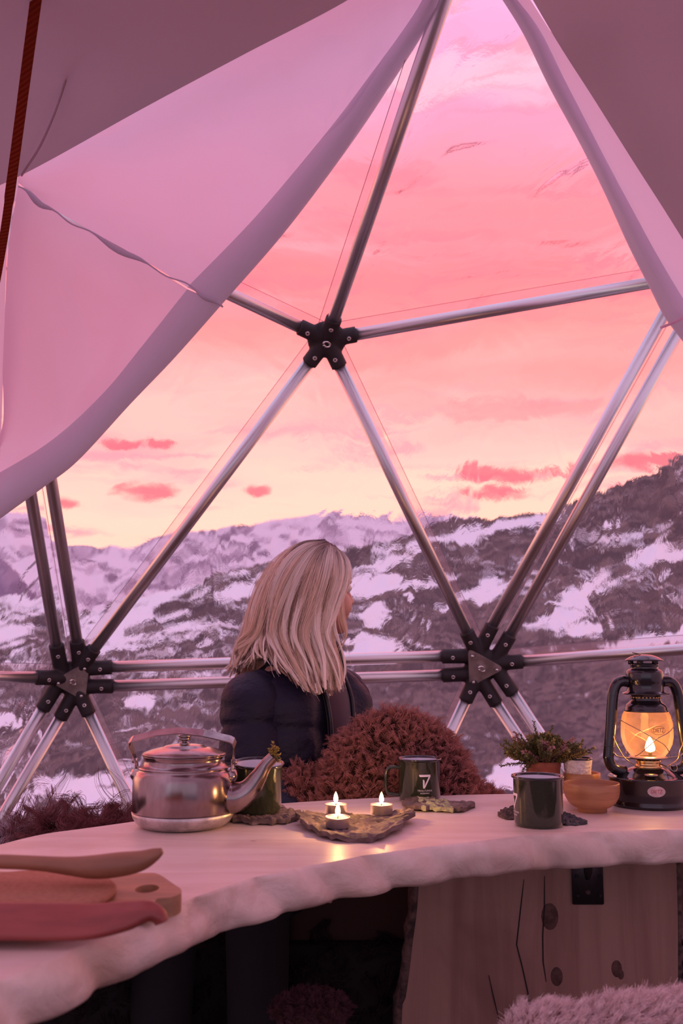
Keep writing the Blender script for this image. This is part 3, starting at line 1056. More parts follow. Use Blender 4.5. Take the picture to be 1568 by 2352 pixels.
def hem_roll(name, inner, outer, parent, m, back=0.03):
    """doubled hem: from the inner line round the free edge and back behind"""
    n = 90
    I, O = np.array([tuple(at(*p)) for p in inner]), np.array([tuple(at(*p)) for p in outer])
    I, O = smooth_path(I, n), smooth_path(O, n)
    K = 14
    G = np.empty((n, K, 3))
    toc = np.array((0, 0, CAM_Z)) - O
    toc /= np.linalg.norm(toc, axis=1, keepdims=True)
    for k, t in enumerate(np.linspace(0, 1, K)):
        if t < 0.6:
            s = t / 0.6
            G[:, k] = I * (1 - s) + O * s + toc * (0.022 * math.sin(PI * s))
        else:
            s = (t - 0.6) / 0.4
            G[:, k] = O * (1 - s * 0.7) + I * s * 0.7 - toc * (0.030 * math.sin(PI * s * 0.5) + 0.004)
    for i in range(n):
        for k in range(K):
            q = Vector(G[i, k])
            G[i, k] += toc[i] * 0.004 * mnoise.noise(q * 6)
    return grid_surface(name, G, m, parent)


hem_roll('hem', up_in, redge_u, wl, M['canvas_hem'])
lo_out = [(512, 700, 2.29), (400, 826, 2.34), (300, 930, 2.375), (180, 1060, 2.41), (100, 1122, 2.42), (-10, 1202, 2.43), (-90, 1262, 2.44)]
hem_roll('lower_hem', lo_hem, lo_out, wl, M['canvas_hem'])
# stitched fold between the two fields
sp = smooth_path([tuple(at(x, y, Y - 0.012)) for x, y, Y in fold_line], 40)
bm = B()
tube(bm, [Vector(p) + Vector((0, 0, 0.004 * math.sin(i * 0.9) - 0.006)) for i, p in enumerate(sp)], [0.002 + 0.006 * max(0, math.sin(i * 0.42)) for i in range(40)], 8, flat=0.5)
obj('fold', bm, M['canvas_hem'], wl)

# dark lined canvas over the upper left
rows = [[(-140, 480, 2.10), (44, 405, 2.10), (330, 248, 1.825), (560, 125, 1.68), (790, 5, 1.58), (960, -110, 1.48)],
        [(-180, 330, 1.9), (30, 260, 1.85), (300, 120, 1.66), (540, 0, 1.5), (760, -110, 1.42), (930, -220, 1.35)],
        [(-220, 120, 1.6), (20, 80, 1.58), (280, -20, 1.44), (520, -130, 1.32), (720, -230, 1.25), (900, -330, 1.18)],
        [(-300, -300, 1.1), (0, -300, 1.05), (260, -360, 1.0), (480, -420, 0.95), (680, -500, 0.92), (860, -560, 0.9)]]
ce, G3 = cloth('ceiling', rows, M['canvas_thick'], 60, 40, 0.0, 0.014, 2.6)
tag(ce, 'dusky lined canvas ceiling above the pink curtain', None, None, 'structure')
bm = B()
tube(bm, [Vector(p) for p in smooth_path([tuple(at(x, y, Y)) for x, y, Y in [(192, -30, 1.555), (172, 90, 1.655), (140, 220, 1.80), (95, 330, 1.95), (50, 402, 2.08)]], 30)], 0.004, 8, flat=0.5)
obj('strut_shade_line', bm, M['canvas_thick'], ce)  # raised line shapes in the shading of the outer strut
# right curtain
r_out = [(1140, -20, 1.62), (1200, 78, 1.74), (1262, 205, 1.86), (1330, 330, 1.97), (1385, 440, 2.06), (1440, 562, 2.16), (1490, 662, 2.24), (1525, 730, 2.28), (1580, 805, 2.32), (1680, 960, 2.36)]
r_mid = [(1172, -20, 1.60), (1240, 70, 1.72), (1300, 190, 1.84), (1372, 330, 1.95), (1430, 440, 2.04), (1500, 570, 2.14), (1560, 672, 2.22), (1600, 735, 2.26), (1650, 805, 2.30), (1760, 960, 2.34)]
r_in = [(1205, -20, 1.56), (1285, 105, 1.62), (1360, 222, 1.68), (1450, 365, 1.74), (1520, 474, 1.80), (1590, 585, 1.86), (1660, 690, 1.92), (1720, 790, 1.96), (1790, 900, 2.0), (1900, 1060, 2.04)]
rows = [r_mid, mixrow(r_mid, r_in, 0.34), mixrow(r_mid, r_in, 0.67), r_in]
wr, G4 = cloth('wall_right', rows, M['canvas'], 60, 24, 0.0, 0.010, 4.0, dirw=(2.4, 1, 0.4))
tag(wr, 'narrow lilac canvas curtain at the right of the window', None, None, 'structure')
hem_roll('hem', r_mid, r_out, wr, M['canvas_hem'])
bm = B()
pc = at(1552, 745, 2.27)
tube(bm, [at(1518, 752, 2.275), at(1545, 742, 2.235), at(1580, 722, 2.24), at(1610, 705, 2.27)], 0.0035, 8)
obj('hem_cord', bm, M['canvas'], wr)
rows = [[(1200, -40, 1.55), (1285, 105, 1.60), (1360, 222, 1.66), (1450, 365, 1.72), (1520, 474, 1.78), (1590, 585, 1.84), (1720, 790, 1.94), (1900, 1060, 2.0)],
        [(1240, -140, 1.45), (1360, 30, 1.5), (1450, 150, 1.55), (1560, 300, 1.6), (1640, 420, 1.65), (1730, 540, 1.7), (1880, 740, 1.8), (2080, 1000, 1.85)],
        [(1260, -300, 1.3), (1440, -120, 1.32), (1560, 20, 1.34), (1690, 180, 1.38), (1790, 310, 1.42), (1900, 440, 1.46), (2080, 640, 1.55), (2300, 900, 1.6)],
        [(1400, -600, 1.0), (1640, -460, 1.0), (1800, -300, 1.02), (1960, -120, 1.05), (2080, 20, 1.1), (2200, 150, 1.14), (2400, 400, 1.2), (2600, 700, 1.3)]]
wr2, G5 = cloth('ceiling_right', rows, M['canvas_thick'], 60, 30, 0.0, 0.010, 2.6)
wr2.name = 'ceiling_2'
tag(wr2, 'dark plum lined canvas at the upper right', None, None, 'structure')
# far left strip of canvas behind the tie
rows = [[(46, 408, 2.16), (18, 560, 2.22), (10, 760, 2.28), (4, 960, 2.34), (-6, 1190, 2.40)], [(-30, 400, 2.1), (-60, 560, 2.1), (-70, 760, 2.14), (-80, 960, 2.2), (-90, 1190, 2.3)], [(-260, 380, 1.9), (-300, 560, 1.9), (-320, 760, 1.95), (-340, 960, 2.0), (-360, 1300, 2.1)]]
ws, _ = cloth('side_panel', rows, M['canvas'], 40, 20, 0.0, 0.006, 4.0, parent=wl)

# the rest of the dome closes behind the camera
def shell():
    R, n_a, n_e = 2.62, 72, 26
    vs, fs = [], []
    keep = {}
    for i in range(n_a + 1):
        az = -PI + 2 * PI * i / n_a
        for j in range(n_e + 1):
            e = math.radians(-6) + (PI / 2 - math.radians(-6)) * j / n_e
            vs.append(Vector((0, 0.45, 0.3)) + Vector((R * math.sin(az) * math.cos(e), R * math.cos(az) * math.cos(e), R * 0.93 * math.sin(e))))
    for i in range(n_a):
        az = -PI + 2 * PI * (i + 0.5) / n_a
        for j in range(n_e):
            e = math.radians(-6) + (PI / 2 + math.radians(6)) * (j + 0.5) / n_e
            if abs(az) < math.radians(46) and e < math.radians(62):
                continue
            if abs(az) > math.radians(132) and e < math.radians(52):      # unseen entrance opening added behind the viewer to let sky light in
                continue
            k = i * (n_e + 1) + j
            fs.append((k, k + n_e + 1, k + n_e + 2, k + 1))
    return npobj('wall_back', vs, fs, M['canvas_back'])


wb = tag(shell(), 'white canvas cover of the dome behind the viewer', None, None, 'structure')

# orange webbing strap
sp = smooth_path([tuple(at(92, -70, 1.40)), tuple(at(62, 150, 1.55)), tuple(at(30, 390, 1.75)), tuple(at(6, 560, 1.88)), tuple(at(-30, 760, 2.02))], 50)
bm = B()
prev = None
for i, p in enumerate(sp):
    p = Vector(p)
    t = Vector(sp[min(i + 1, 49)] - sp[max(i - 1, 0)]).normalized()
    s = t.cross(Vector((0, 1, 0.2))).normalized() * (0.0098 if i < 30 else 0.0085)
    nn = t.cross(s).normalized() * 0.0009
    row = [bm.verts.new(p + s + nn), bm.verts.new(p - s + nn), bm.verts.new(p - s - nn), bm.verts.new(p + s - nn)]
    if prev:
        for k in range(4):
            bm.faces.new((prev[k], prev[(k + 1) % 4], row[(k + 1) % 4], row[k]))
    prev = row
bmesh.ops.recalc_face_normals(bm, faces=bm.faces)
tag(obj('strap', bm, M['strap'], smooth=False), 'rust orange webbing strap hanging beside the pink curtain', 'strap')

# ------------------------------------------------------------------ table
TZ = 0.75
far_px = [(-260, 2010), (-120, 1975), (0, 1940), (100, 1916), (200, 1902), (300, 1888), (420, 1870), (520, 1856), (640, 1846), (760, 1838), (880, 1832), (1000, 1827.5), (1150, 1824), (1300, 1823), (1450, 1824), (1620, 1828), (1800, 1836)]
near_px = [(-200, 2345), (-80, 2290), (0, 2252), (100, 2208), (210, 2163), (300, 2126), (393, 2088), (457, 2059), (560, 2023), (700, 1990), (869, 1961), (990, 1944), (1113, 1929), (1250, 1917), (1400, 1909), (1568, 1905), (1700, 1904), (1860, 1906)]
farc = smooth_path([tuple(on(*p, TZ)) for p in far_px], 110)
nearc = smooth_path([tuple(on(*p, TZ)) for p in near_px], 240)
outline = [Vector(p) for p in nearc] + [Vector(p) for p in farc[::-1]]
n = len(outline)
tabo = Vector((0.1, 1.6, 0))
table = empty('slab_table', tabo)
tag(table, 'curved live edge pale birch table on a wide plank leg', 'table')
bm = B()
th = [0.0, -0.004, -0.012, -0.024, -0.036, -0.046, -0.054]
rings = []
acc = 0.0
for i, p in enumerate(outline):
    if i:
        acc += (p - outline[i - 1]).length
    tg = outline[(i + 1) % n] - outline[i - 1]
    outn = Vector((tg.y, -tg.x, 0)).normalized()
    col = []
    front = i < len(nearc)
    for k, dz in enumerate(th):
        prof = [0.0, 0.006, 0.011, 0.014, 0.013, 0.009, 0.002][k]
        w = 0
        if front:
            s = acc + dz * 1.1
            w = 0.014 * (abs(math.sin(s * 24 + 2.6 * mnoise.noise((s * 3, 1, 0)))) - 0.7) + 0.013 * mnoise.noise((acc * 7, dz * 30, 4)) + 0.006 * mnoise.noise((acc * 30, dz * 60, 2))
            w *= min(1, k / 2 + 0.25)
        edge_drop = 0.004 * mnoise.noise((acc * 9, 3.3, 0)) if front and k <= 1 else (0.003 * mnoise.noise((acc * 12, 8, 0)) if k == 6 else 0)
        col.append(bm.verts.new(p + outn * (prof + w) + Vector((0, 0, dz + (edge_drop if k else 0))) - tabo))
    rings.append(col)
top = bm.faces.new([c[0] for c in rings])
bot = bm.faces.new([c[-1] for c in rings][::-1])
sidef = []
for i in range(n):
    a, b = rings[i], rings[(i + 1) % n]
    for k in range(len(th) - 1):
        f = bm.faces.new((a[k], a[k + 1], b[k + 1], b[k]))
        f.smooth = True
        f.material_index = 1
bmesh.ops.triangulate(bm, faces=[top, bot])
bmesh.ops.recalc_face_normals(bm, faces=bm.faces)
slab = obj('tabletop', bm, M['slab'], table, smooth=False)
slab.data.materials.append(M['slab_edge'])
slab.data.polygons.foreach_set('use_smooth', [p.material_index == 1 for p in slab.data.polygons])

# plank leg
PY = 1.90
lx = [(965, 2030), (958, 2080), (948, 2160), (940, 2230), (930, 2300), (922, 2352), (912, 2450)]
rx = [(1553, 1985), (1555, 2100), (1556, 2230), (1556, 2352), (1558, 2450)]
Lp = [at(x, y, PY) for x, y in lx]
Rp = [at(x, y, PY) for x, y in rx]
Lp[0] = Vector((Lp[0].x + 0.002, PY, 0.694)); Rp[0] = Vector((Rp[0].x, PY, 0.694))
Lp[-1].z = 0.0; Rp[-1].z = 0.0
lcv = smooth_path([tuple(p) for p in Lp], 40)
rcv = smooth_path([tuple(p) for p in Rp], 40)
bm = B()
nx = 12
fr_, bk_ = [], []
for j in range(40):
    rowf, rowb = [], []
    z = 0.694 * (1 - j / 39)
    xl = np.interp(z, lcv[::-1, 2], lcv[::-1, 0])
    xr = np.interp(z, rcv[::-1, 2], rcv[::-1, 0])
    for i in range(nx + 1):
        x = xl + (xr - xl) * i / nx
        y = PY + 0.003 * mnoise.noise((x * 9, z * 3, 0))
        rowf.append(bm.verts.new((x - tabo.x, y - tabo.y, z)))
        rowb.append(bm.verts.new((x - tabo.x, PY + 0.055 - tabo.y, z)))
    fr_.append(rowf)
    bk_.append(rowb)
for j in range(39):
    for i in range(nx):
        bm.faces.new((fr_[j][i], fr_[j + 1][i], fr_[j + 1][i + 1], fr_[j][i + 1]))
        bm.faces.new((bk_[j][i], bk_[j][i + 1], bk_[j + 1][i + 1], bk_[j + 1][i]))
    bm.faces.new((fr_[j][0], bk_[j][0], bk_[j + 1][0], fr_[j + 1][0]))
    bm.faces.new((fr_[j][nx], fr_[j + 1][nx], bk_[j + 1][nx], bk_[j][nx]))
bm.faces.new([*fr_[0], *bk_[0][::-1]])
bm.faces.new([*fr_[-1][::-1], *bk_[-1]])
bmesh.ops.recalc_face_normals(bm, faces=bm.faces)
plank = obj('plank_leg', bm, M['plank'], table, smooth=False)
for side, cv in ((-1, lcv), (1, rcv)):
    bm = B()
    rws = []
    for j in range(60):
        z = 0.692 * (1 - j / 59)
        x = np.interp(z, cv[::-1, 2], cv[::-1, 0])
        rr = []
        for a, (ox, oy) in enumerate(((0.0, -0.001), (0.010, 0.003), (0.015, 0.022), (0.012, 0.045), (0.0, 0.056))):
            w = 0.006 * mnoise.noise((z * 30, oy * 60, side * 3)) + 0.004 * mnoise.noise((z * 80, oy * 40, side))
            rr.append(bm.verts.new((x + side * (ox + w * (1 if 0 < a < 4 else 0)) - tabo.x, PY + oy - tabo.y, z)))
        rws.append(rr)
    for a, b in zip(rws, rws[1:]):
        for k in range(4):
            bm.faces.new((a[k], b[k], b[k + 1], a[k + 1]))
        bm.faces.new((a[4], b[4], b[0], a[0]))
    bmesh.ops.recalc_face_normals(bm, faces=bm.faces)
    obj('bark_edge', bm, M['bark_dark'], plank)
# drying cracks
for cr in ([(1203, 2020), (1196, 2080), (1186, 2170), (1200, 2225), (1212, 2280), (1216, 2330)], [(1250, 2012), (1250, 2080), (1246, 2150), (1247, 2210), (1254, 2255)], [(1122, 2240), (1133, 2290), (1145, 2340)]):
    bm = B()
    tube(bm, [at(x, y, PY - 0.0012) - tabo for x, y in cr], [0.0005] + [0.0011] * (len(cr) - 2) + [0.0005], 6)
    obj('crack', bm, M['dark'], plank)
for kx, ky, kr in ((1262, 2105, 0.016), (1278, 2243, 0.011), (1416, 2225, 0.010), (1425, 2238, 0.006)):
    bm = B()
    ell(bm, at(kx, ky, PY) - tabo, (kr, 0.0022, kr * 1.5), u=16, v=8)
    obj('knot', bm, M['knot'], plank)
# steel angle bracket
bl = empty('bracket', (0, 0, 0))
bm = B()
p0, p1 = at(1312, 1985, PY - 0.006), at(1387, 2078, PY - 0.006)
bx, bz0 = (p0.x + p1.x) / 2, p1.z
bw = (p1.x - p0.x)
box(bm, (bx, PY - 0.0045, (0.694 + bz0) / 2), (bw, 0.004, 0.694 - bz0), 0.0012)
box(bm, (bx, PY - 0.040, 0.692), (bw, 0.075, 0.004), 0.0012)
tube(bm, [Vector((bx, PY - 0.006, bz0 + 0.045)), Vector((bx, PY - 0.012, bz0 + 0.06)), Vector((bx, PY - 0.030, 0.688))], [0.004, 0.008, 0.007], 10)
brk = obj('bracket', bm, M['bracket'])
bpy.data.objects.remove(bl)
brk.name = 'bracket'
tag(brk, 'black steel angle bracket screwed under the table at the plank leg', 'bracket')
for ix, iz in ((-0.38, 0.80), (0.30, 0.80), (-0.36, 0.45), (0.40, 0.45), (-0.32, 0.14), (0.38, 0.14)):
    bm = B()
    lathe(bm, [(0, 0.0012), (0.0016, 0.0018), (0.0030, 0.0015), (0.0036, 0.0)], 12, frame_to((0, -1, 0), (bx + ix * bw, PY - 0.0064, bz0 + iz * (0.694 - bz0))))
    obj('screw', bm, M['dark'], brk)
bm = B()
lathe(bm, [(0, 0.0006), (0.0045, 0.0004), (0.0045, -0.0005)], 16, frame_to((0, -1, 0), (bx, PY - 0.0066, bz0 + 0.2 * (0.694 - bz0))))
obj('hole', bm, M['bark_dark'], brk)

# ------------------------------------------------------------------ seating
bm = B()
prof = []
n_b = 60
b_in, b_out, cb = 1.52, 2.05, Vector((0, 0.55, 0))
bo = Vector((0, 2.2, 0))
rws = []
for i in range(n_b + 1):
    az = math.radians(-62 + 124 * i / n_b)
    d = Vector((math.sin(az), math.cos(az), 0))
    rws.append([bm.verts.new(cb + d * r + Vector((0, 0, z)) - bo) for r, z in ((b_in, 0.445), (b_out, 0.445), (b_out, 0.40), (b_in, 0.40))])
for a, b in zip(rws, rws[1:]):
    for k in range(4):
        bm.faces.new((a[k], a[(k + 1) % 4], b[(k + 1) % 4], b[k]))
bm.faces.new(rws[0])
bm.faces.new(rws[-1][::-1])
bmesh.ops.recalc_face_normals(bm, faces=bm.faces)
bench = tag(empty('bench', bo), 'low dark timber bench curving along the window behind the table', 'bench')
obj('seat', bm, M['bench'], bench, smooth=False)
rws = []
bm = B()
for i in range(n_b + 1):
    az = math.radians(-62 + 124 * i / n_b)
    d = Vector((math.sin(az), math.cos(az), 0))
    rws.append([bm.verts.new(cb + d * r + Vector((0, 0, z)) - bo) for r, z in ((b_out - 0.04, 0.63), (b_out, 0.63), (b_out, 0.447), (b_out - 0.04, 0.447))])
for a, b in zip(rws, rws[1:]):
    for k in range(4):
        bm.faces.new((a[k], a[(k + 1) % 4], b[(k + 1) % 4], b[k]))
bmesh.ops.recalc_face_normals(bm, faces=bm.faces)
obj('added_backrest', bm, M['bench'], bench, smooth=False)  # unseen board added to block the bright outside and keep under the table dark
for az in (-50, -25, 3, 28, 50):
    d = Vector((math.sin(math.radians(az)), math.cos(math.radians(az)), 0))
    bm = B()
    box(bm, cb + d * (b_in + 0.34) + Vector((0, 0, 0.2)) - bo, (0.08, 0.5, 0.4), 0.004, Quaternion((0, 0, 1), -math.radians(az)))
    obj('leg', bm, M['bench'], bench, smooth=False)


def mound(profile, Y0, Y1, ztop_fn, zb, nu=70, nv=30, seed=0, amp=0.02):
    """closed draped form: profile gives the crest (X, Y, Z); the sheet falls to zb in front and behind"""
    cr = smooth_path(profile, nu)
    G = np.empty((nu, nv, 3))
    for i in range(nu):
        x, y, z = cr[i]
        u = i / (nu - 1)
        half = 0.13 * (0.35 + 0.65 * min(1, 6 * min(u, 1 - u) + 0.05))
        for j in range(nv):
            a = PI * j / (nv - 1)
            s = math.sin(a) ** 0.65
            yy = y - math.cos(a) * half
            G[i, j] = (x + 0.015 * mnoise.noise((x * 6, yy * 6, seed)), yy, zb + (z - zb) * s + amp * mnoise.noise((x * 9, yy * 9, z * 5 + seed)) * s)
    return G


# brown sheepskin heaped beside the woman
crest_px = [(632, 1850), (640, 1800), (665, 1778), (700, 1780), (738, 1795), (762, 1722), (800, 1682), (850, 1652), (915, 1642), (980, 1652), (1028, 1692), (1056, 1742), (1078, 1792), (1110, 1804), (1140, 1812), (1160, 1850)]
crest = [tuple(at(x, y + 15, 2.22)) for x, y in crest_px]
G = mound(crest, 0, 0, None, 0.452, 80, 34, 1)
shp = tag(empty('sheepskin', (0.1, 2.22, 0.45)), 'curly chestnut brown sheepskin heaped between the woman and the lantern', 'sheepskin')
off = np.array(shp.location)
o = grid_surface('hide', G - off, M['hide'], shp)
p, nr = sample_grid(G - off, 80000)
c0 = (G - off).reshape(-1, 3).mean(0)
nr *= np.sign((nr * (p - c0)).sum(1, keepdims=True))
keep = p[:, 2] > 0.16
p, nr = p[keep], nr[keep]
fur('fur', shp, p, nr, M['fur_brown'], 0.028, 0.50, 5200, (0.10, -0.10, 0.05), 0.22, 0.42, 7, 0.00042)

# long-haired skin over the left end of the bench
crest = [tuple(at(x, y, 1.98)) for x, y in [(-120, 1990), (-60, 1950), (0, 1940), (60, 1930), (120, 1918), (180, 1908), (240, 1904), (290, 1912), (318, 1960)]]
G = mound(crest, 0, 0, None, 0.452, 50, 24, 5, 0.012)
shl = tag(empty('sheepskin', (-0.6, 1.98, 0.45)), 'long haired dark red and grey skin behind the left end of the table', 'sheepskin')
off = np.array(shl.location)
grid_surface('hide', G - off, M['hide'], shl)
p, nr = sample_grid(G - off, 14000)
c0 = (G - off).reshape(-1, 3).mean(0)
nr *= np.sign((nr * (p - c0)).sum(1, keepdims=True))
keep = p[:, 2] > 0.15
p, nr = p[keep], nr[keep]
xs = p[:, 0] + off[0]
sel = (xs < -0.66 + 0.08 * RNG.random(len(xs)))
fur('fur', shl, p[~sel], nr[~sel], M['fur_red'], 0.050, 0.6, 260, (0.1, -0.2, 0.2), 0.30, 0.55, 9, 0.00045)
fur('grey_fur', shl, p[sel], nr[sel], M['fur_grey'], 0.052, 0.6, 260, (-0.25, -0.2, -0.1), 0.25, 0.5, 9, 0.00040)
q = RNG.choice(np.where(~sel)[0], 260)
fur('long_hairs', shl, p[q], nr[q], M['fur_red'], 0.070, 0.85, 34, (0.45, -0.1, 0.45), 0.32, 0.6, 12, 0.0005)

# dark skin hanging in the shade in front of the bench
xs_ = np.linspace(-1.0, 0.95, 60)
G = np.empty((60, 24, 3))
for i, x in enumerate(xs_):
    yb = 0.55 + math.sqrt(max(0.01, 1.52 ** 2 - x * x))
    for j in range(24):
        s = j / 23
        if s < 0.35:
            q = (x, yb + 0.10 - s / 0.35 * 0.115, 0.462)
        else:
            q = (x, yb - 0.020 - 0.02 * math.sin(x * 14 + s * 2), 0.462 - (s - 0.35) / 0.65 * 0.40)
        G[i, j] = q
drk = tag(empty('hide_throw', (-0.25, 2.0, 0.45)), 'black brown fur hide hanging over the front of the bench under the table', 'hide')
off = np.array(drk.location)
o = grid_surface('hide', G - off, M['hide_dark'], drk)
so = o.modifiers.new('thickness', 'SOLIDIFY')
so.thickness = 0.006
p, nr = sample_grid(G - off, 14000)
nr = np.where((nr * np.array([0, -1, 0.6])).sum(1, keepdims=True) < 0, -nr, nr)
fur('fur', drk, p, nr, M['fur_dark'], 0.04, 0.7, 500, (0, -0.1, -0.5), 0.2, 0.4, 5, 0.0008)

# small stool with a hide top, dim under the table
st = at(715, 2262, 1.62)
stool = tag(empty('stool', (st.x, 1.62, 0)), 'low stool with a fur pad and steel legs in the shade under the table', 'stool')
SZ = st.z - 0.02
bm = B()
lathe(bm, [(0, SZ), (0.045, SZ - 0.004), (0.056, SZ - 0.020), (0.053, SZ - 0.034), (0, SZ - 0.038)], 32)
obj('seat', bm, M['hide'], stool)
aa, rr = RNG.random(4500) * 2 * PI, np.sqrt(RNG.random(4500)) * 0.055
p = np.stack([rr * np.cos(aa), rr * np.sin(aa), SZ - 0.002 - 0.022 * (rr / 0.055) ** 4], 1)
nr = np.stack([rr / 0.055 * np.cos(aa) * 0.9, rr / 0.055 * np.sin(aa) * 0.9, np.ones_like(rr)], 1)
nr /= np.linalg.norm(nr, axis=1, keepdims=True)
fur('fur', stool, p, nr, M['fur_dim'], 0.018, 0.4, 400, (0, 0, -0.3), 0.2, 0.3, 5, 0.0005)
for k in range(4):
    a = PI / 4 + k * PI / 2
    bm = B()
    tube(bm, [Vector((0.036 * math.cos(a), 0.036 * math.sin(a), SZ - 0.034)), Vector((0.10 * math.cos(a), 0.10 * math.sin(a), 0.0))], 0.008, 12)
    obj('leg', bm, M['alu'], stool)

# pale reindeer hide over a block seat in the near right corner
crest = [tuple(at(x, y, 1.36)) for x, y in [(1130, 2480), (1180, 2370), (1260, 2345), (1340, 2345), (1380, 2325), (1440, 2308), (1500, 2302), (1568, 2306), (1640, 2306), (1760, 2320), (1820, 2480)]]
G = mound(crest, 0, 0, None, 0.40, 60, 26, 9, 0.012)
rh = tag(empty('reindeer_hide', (0.45, 1.36, 0.40)), 'pale pinkish grey reindeer hide over a low block seat before the plank leg', 'hide')
off = np.array(rh.location)
grid_surface('hide', G - off, M['hide_pale'], rh)
p, nr = sample_grid(G - off, 60000)
c0 = (G - off).reshape(-1, 3).mean(0)
nr *= np.sign((nr * (p - c0)).sum(1, keepdims=True))
keep = (p[:, 2] > 0.03)
fur('fur', rh, p[keep], nr[keep], M['fur_pale'], 0.022, 0.25, 3000, (0.7, -0.5, 0.0), 0.08, 0.25, 5, 0.00032)
bs = tag(empty('block_seat', (0.45, 1.36, 0)), 'low timber block seat under the pale reindeer hide', 'seat')
bm = B()
box(bm, (0, 0, 0.372), (0.56, 0.26, 0.056), 0.006)
obj('seat', bm, M['bench'], bs, smooth=False)
for sx_ in (-1, 1):
    bm = B()
    box(bm, (sx_ * 0.2, 0, 0.172), (0.06, 0.22, 0.344), 0.006)
    obj('leg', bm, M['bench'], bs, smooth=False)

# ------------------------------------------------------------------ kettle
kc = on(420, 1897, TZ)
kettle = tag(empty('kettle', (kc.x, kc.y, TZ), math.radians(-6)), 'dented steel camp kettle with flat strap handle and curved spout', 'kettle')
kettle.scale = (1, 1, 0.955)
bm = B()
lathe(bm, [(0, 0.0), (0.058, 0.0), (0.070, 0.0025), (0.079, 0.009), (0.0845, 0.018), (0.0862, 0.0255), (0.0845, 0.0265), (0, 0.0265)], 72)
obj('base', bm, M['steel_worn'], kettle)
bm = B()
lathe(bm, [(0, 0.0270), (0.0848, 0.0270), (0.0856, 0.029), (0.0856, 0.060), (0.0852, 0.082), (0.083, 0.0905), (0.0795, 0.0965), (0.0760, 0.0998), (0.0770, 0.1008), (0.0772, 0.1022), (0.0745, 0.1042), (0.0705, 0.1075), (0.0686, 0.1125),
           (0.0684, 0.1200), (0.0700, 0.1212), (0.0702, 0.1226), (0.0690, 0.1232), (0.066, 0.122), (0, 0.120)], 84)
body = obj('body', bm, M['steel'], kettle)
bm = B()
lathe(bm, [(0.0650, 0.1222), (0.0712, 0.1238), (0.0718, 0.1258), (0.0690, 0.1276), (0.056, 0.1322), (0.040, 0.1362), (0.0355, 0.1368), (0.033, 0.1392), (0.020, 0.1415), (0, 0.1425)], 72)
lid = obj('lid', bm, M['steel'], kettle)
bm = B()
lathe(bm, [(0.0085, 0.1405), (0.0098, 0.1425), (0.0090, 0.144), (0.0060, 0.1455), (0.0062, 0.1475), (0.0098, 0.149), (0.0088, 0.1515), (0.0092, 0.153), (0.0108, 0.155), (0.0108, 0.158), (0.0085, 0.1605), (0.004, 0.162), (0, 0.1622)], 28)
obj('knob', bm, M['steel'], lid)
bm = B()
sp = smooth_path([(0.074, 0, 0.050, .031), (0.092, 0, 0.052, .026), (0.112, 0, 0.064, .0195), (0.128, 0, 0.086, .0145), (0.140, 0, 0.106, .0112), (0.154, 0, 0.1215, .0100)], 30)
rows = tube(bm, sp[:, :3], list(sp[:, 3]), 24, cap=False)
tube(bm, sp[::-1, :3] , list(sp[::-1, 3] * 0.9), 24, cap=False)
spout = obj('spout', bm, M['steel'], kettle)
bm = B()
hp = [(-0.0845, 0.1085), (-0.0865, 0.122), (-0.0905, 0.145), (-0.0890, 0.153), (-0.0840, 0.1565), (-0.040, 0.1690), (-0.004, 0.1735), (0.004, 0.1735), (0.040, 0.1690), (0.084, 0.1575), (0.0890, 0.154), (0.0910, 0.146), (0.0865, 0.122), (0.0845, 0.1085)]
prev = None
N_h = len(hp)
for i, (x, z) in enumerate(hp):
    x0, z0 = hp[max(i - 1, 0)]
    x1, z1 = hp[min(i + 1, N_h - 1)]
    t = Vector((x1 - x0, 0, z1 - z0)).normalized()
    nn = Vector((-t.z, 0, t.x)) * 0.0011
    w = 0.0092 if 1 < i < N_h - 2 else 0.006
    p = Vector((x, 0, z))
    row = [bm.verts.new(p + Vector((0, -w, 0)) + nn), bm.verts.new(p + Vector((0, w, 0)) + nn), bm.verts.new(p + Vector((0, w, 0)) - nn), bm.verts.new(p + Vector((0, -w, 0)) - nn)]
    if prev:
        for k in range(4):
            bm.faces.new((prev[k], prev[(k + 1) % 4], row[(k + 1) % 4], row[k]))
    else:
        bm.faces.new(row)
    prev = row
bm.faces.new(prev[::-1])
bmesh.ops.recalc_face_normals(bm, faces=bm.faces)
for v in bm.verts:                       # the hinged handle rests leaning towards the viewer
    h_ = v.co.z - 0.112
    if h_ > 0:
        y_ = v.co.y
        a_ = math.radians(30)
        v.co.z = 0.112 + h_ * 1.04 * math.cos(a_) + y_ * math.sin(a_)
        v.co.y = y_ * math.cos(a_) - h_ * 1.04 * math.sin(a_)
hd = obj('handle', bm, M['steel'], kettle, smooth=False)
for s in (-1, 1):
    bm = B()
    tube(bm, [Vector((s * 0.0835, 0, 0.086)), Vector((s * 0.0840, 0, 0.100)), Vector((s * 0.0835, 0, 0.116))], [0.010, 0.009, 0.006], 16, flat=0.35, up=(s, 0, 0))
    lathe(bm, [(0, 0.004), (0.0045, 0.003), (0.005, 0), (0, 0)], 14, frame_to((s, 0, 0), (s * 0.0875, 0, 0.112)))
    lathe(bm, [(0, 0.013), (0.008, 0.011), (0.0135, 0.004), (0.0145, -0.003)], 20, frame_to((s, 0, 0.12), (s * 0.080, 0, 0.088)))
    obj('ear', bm, M['steel'], kettle)


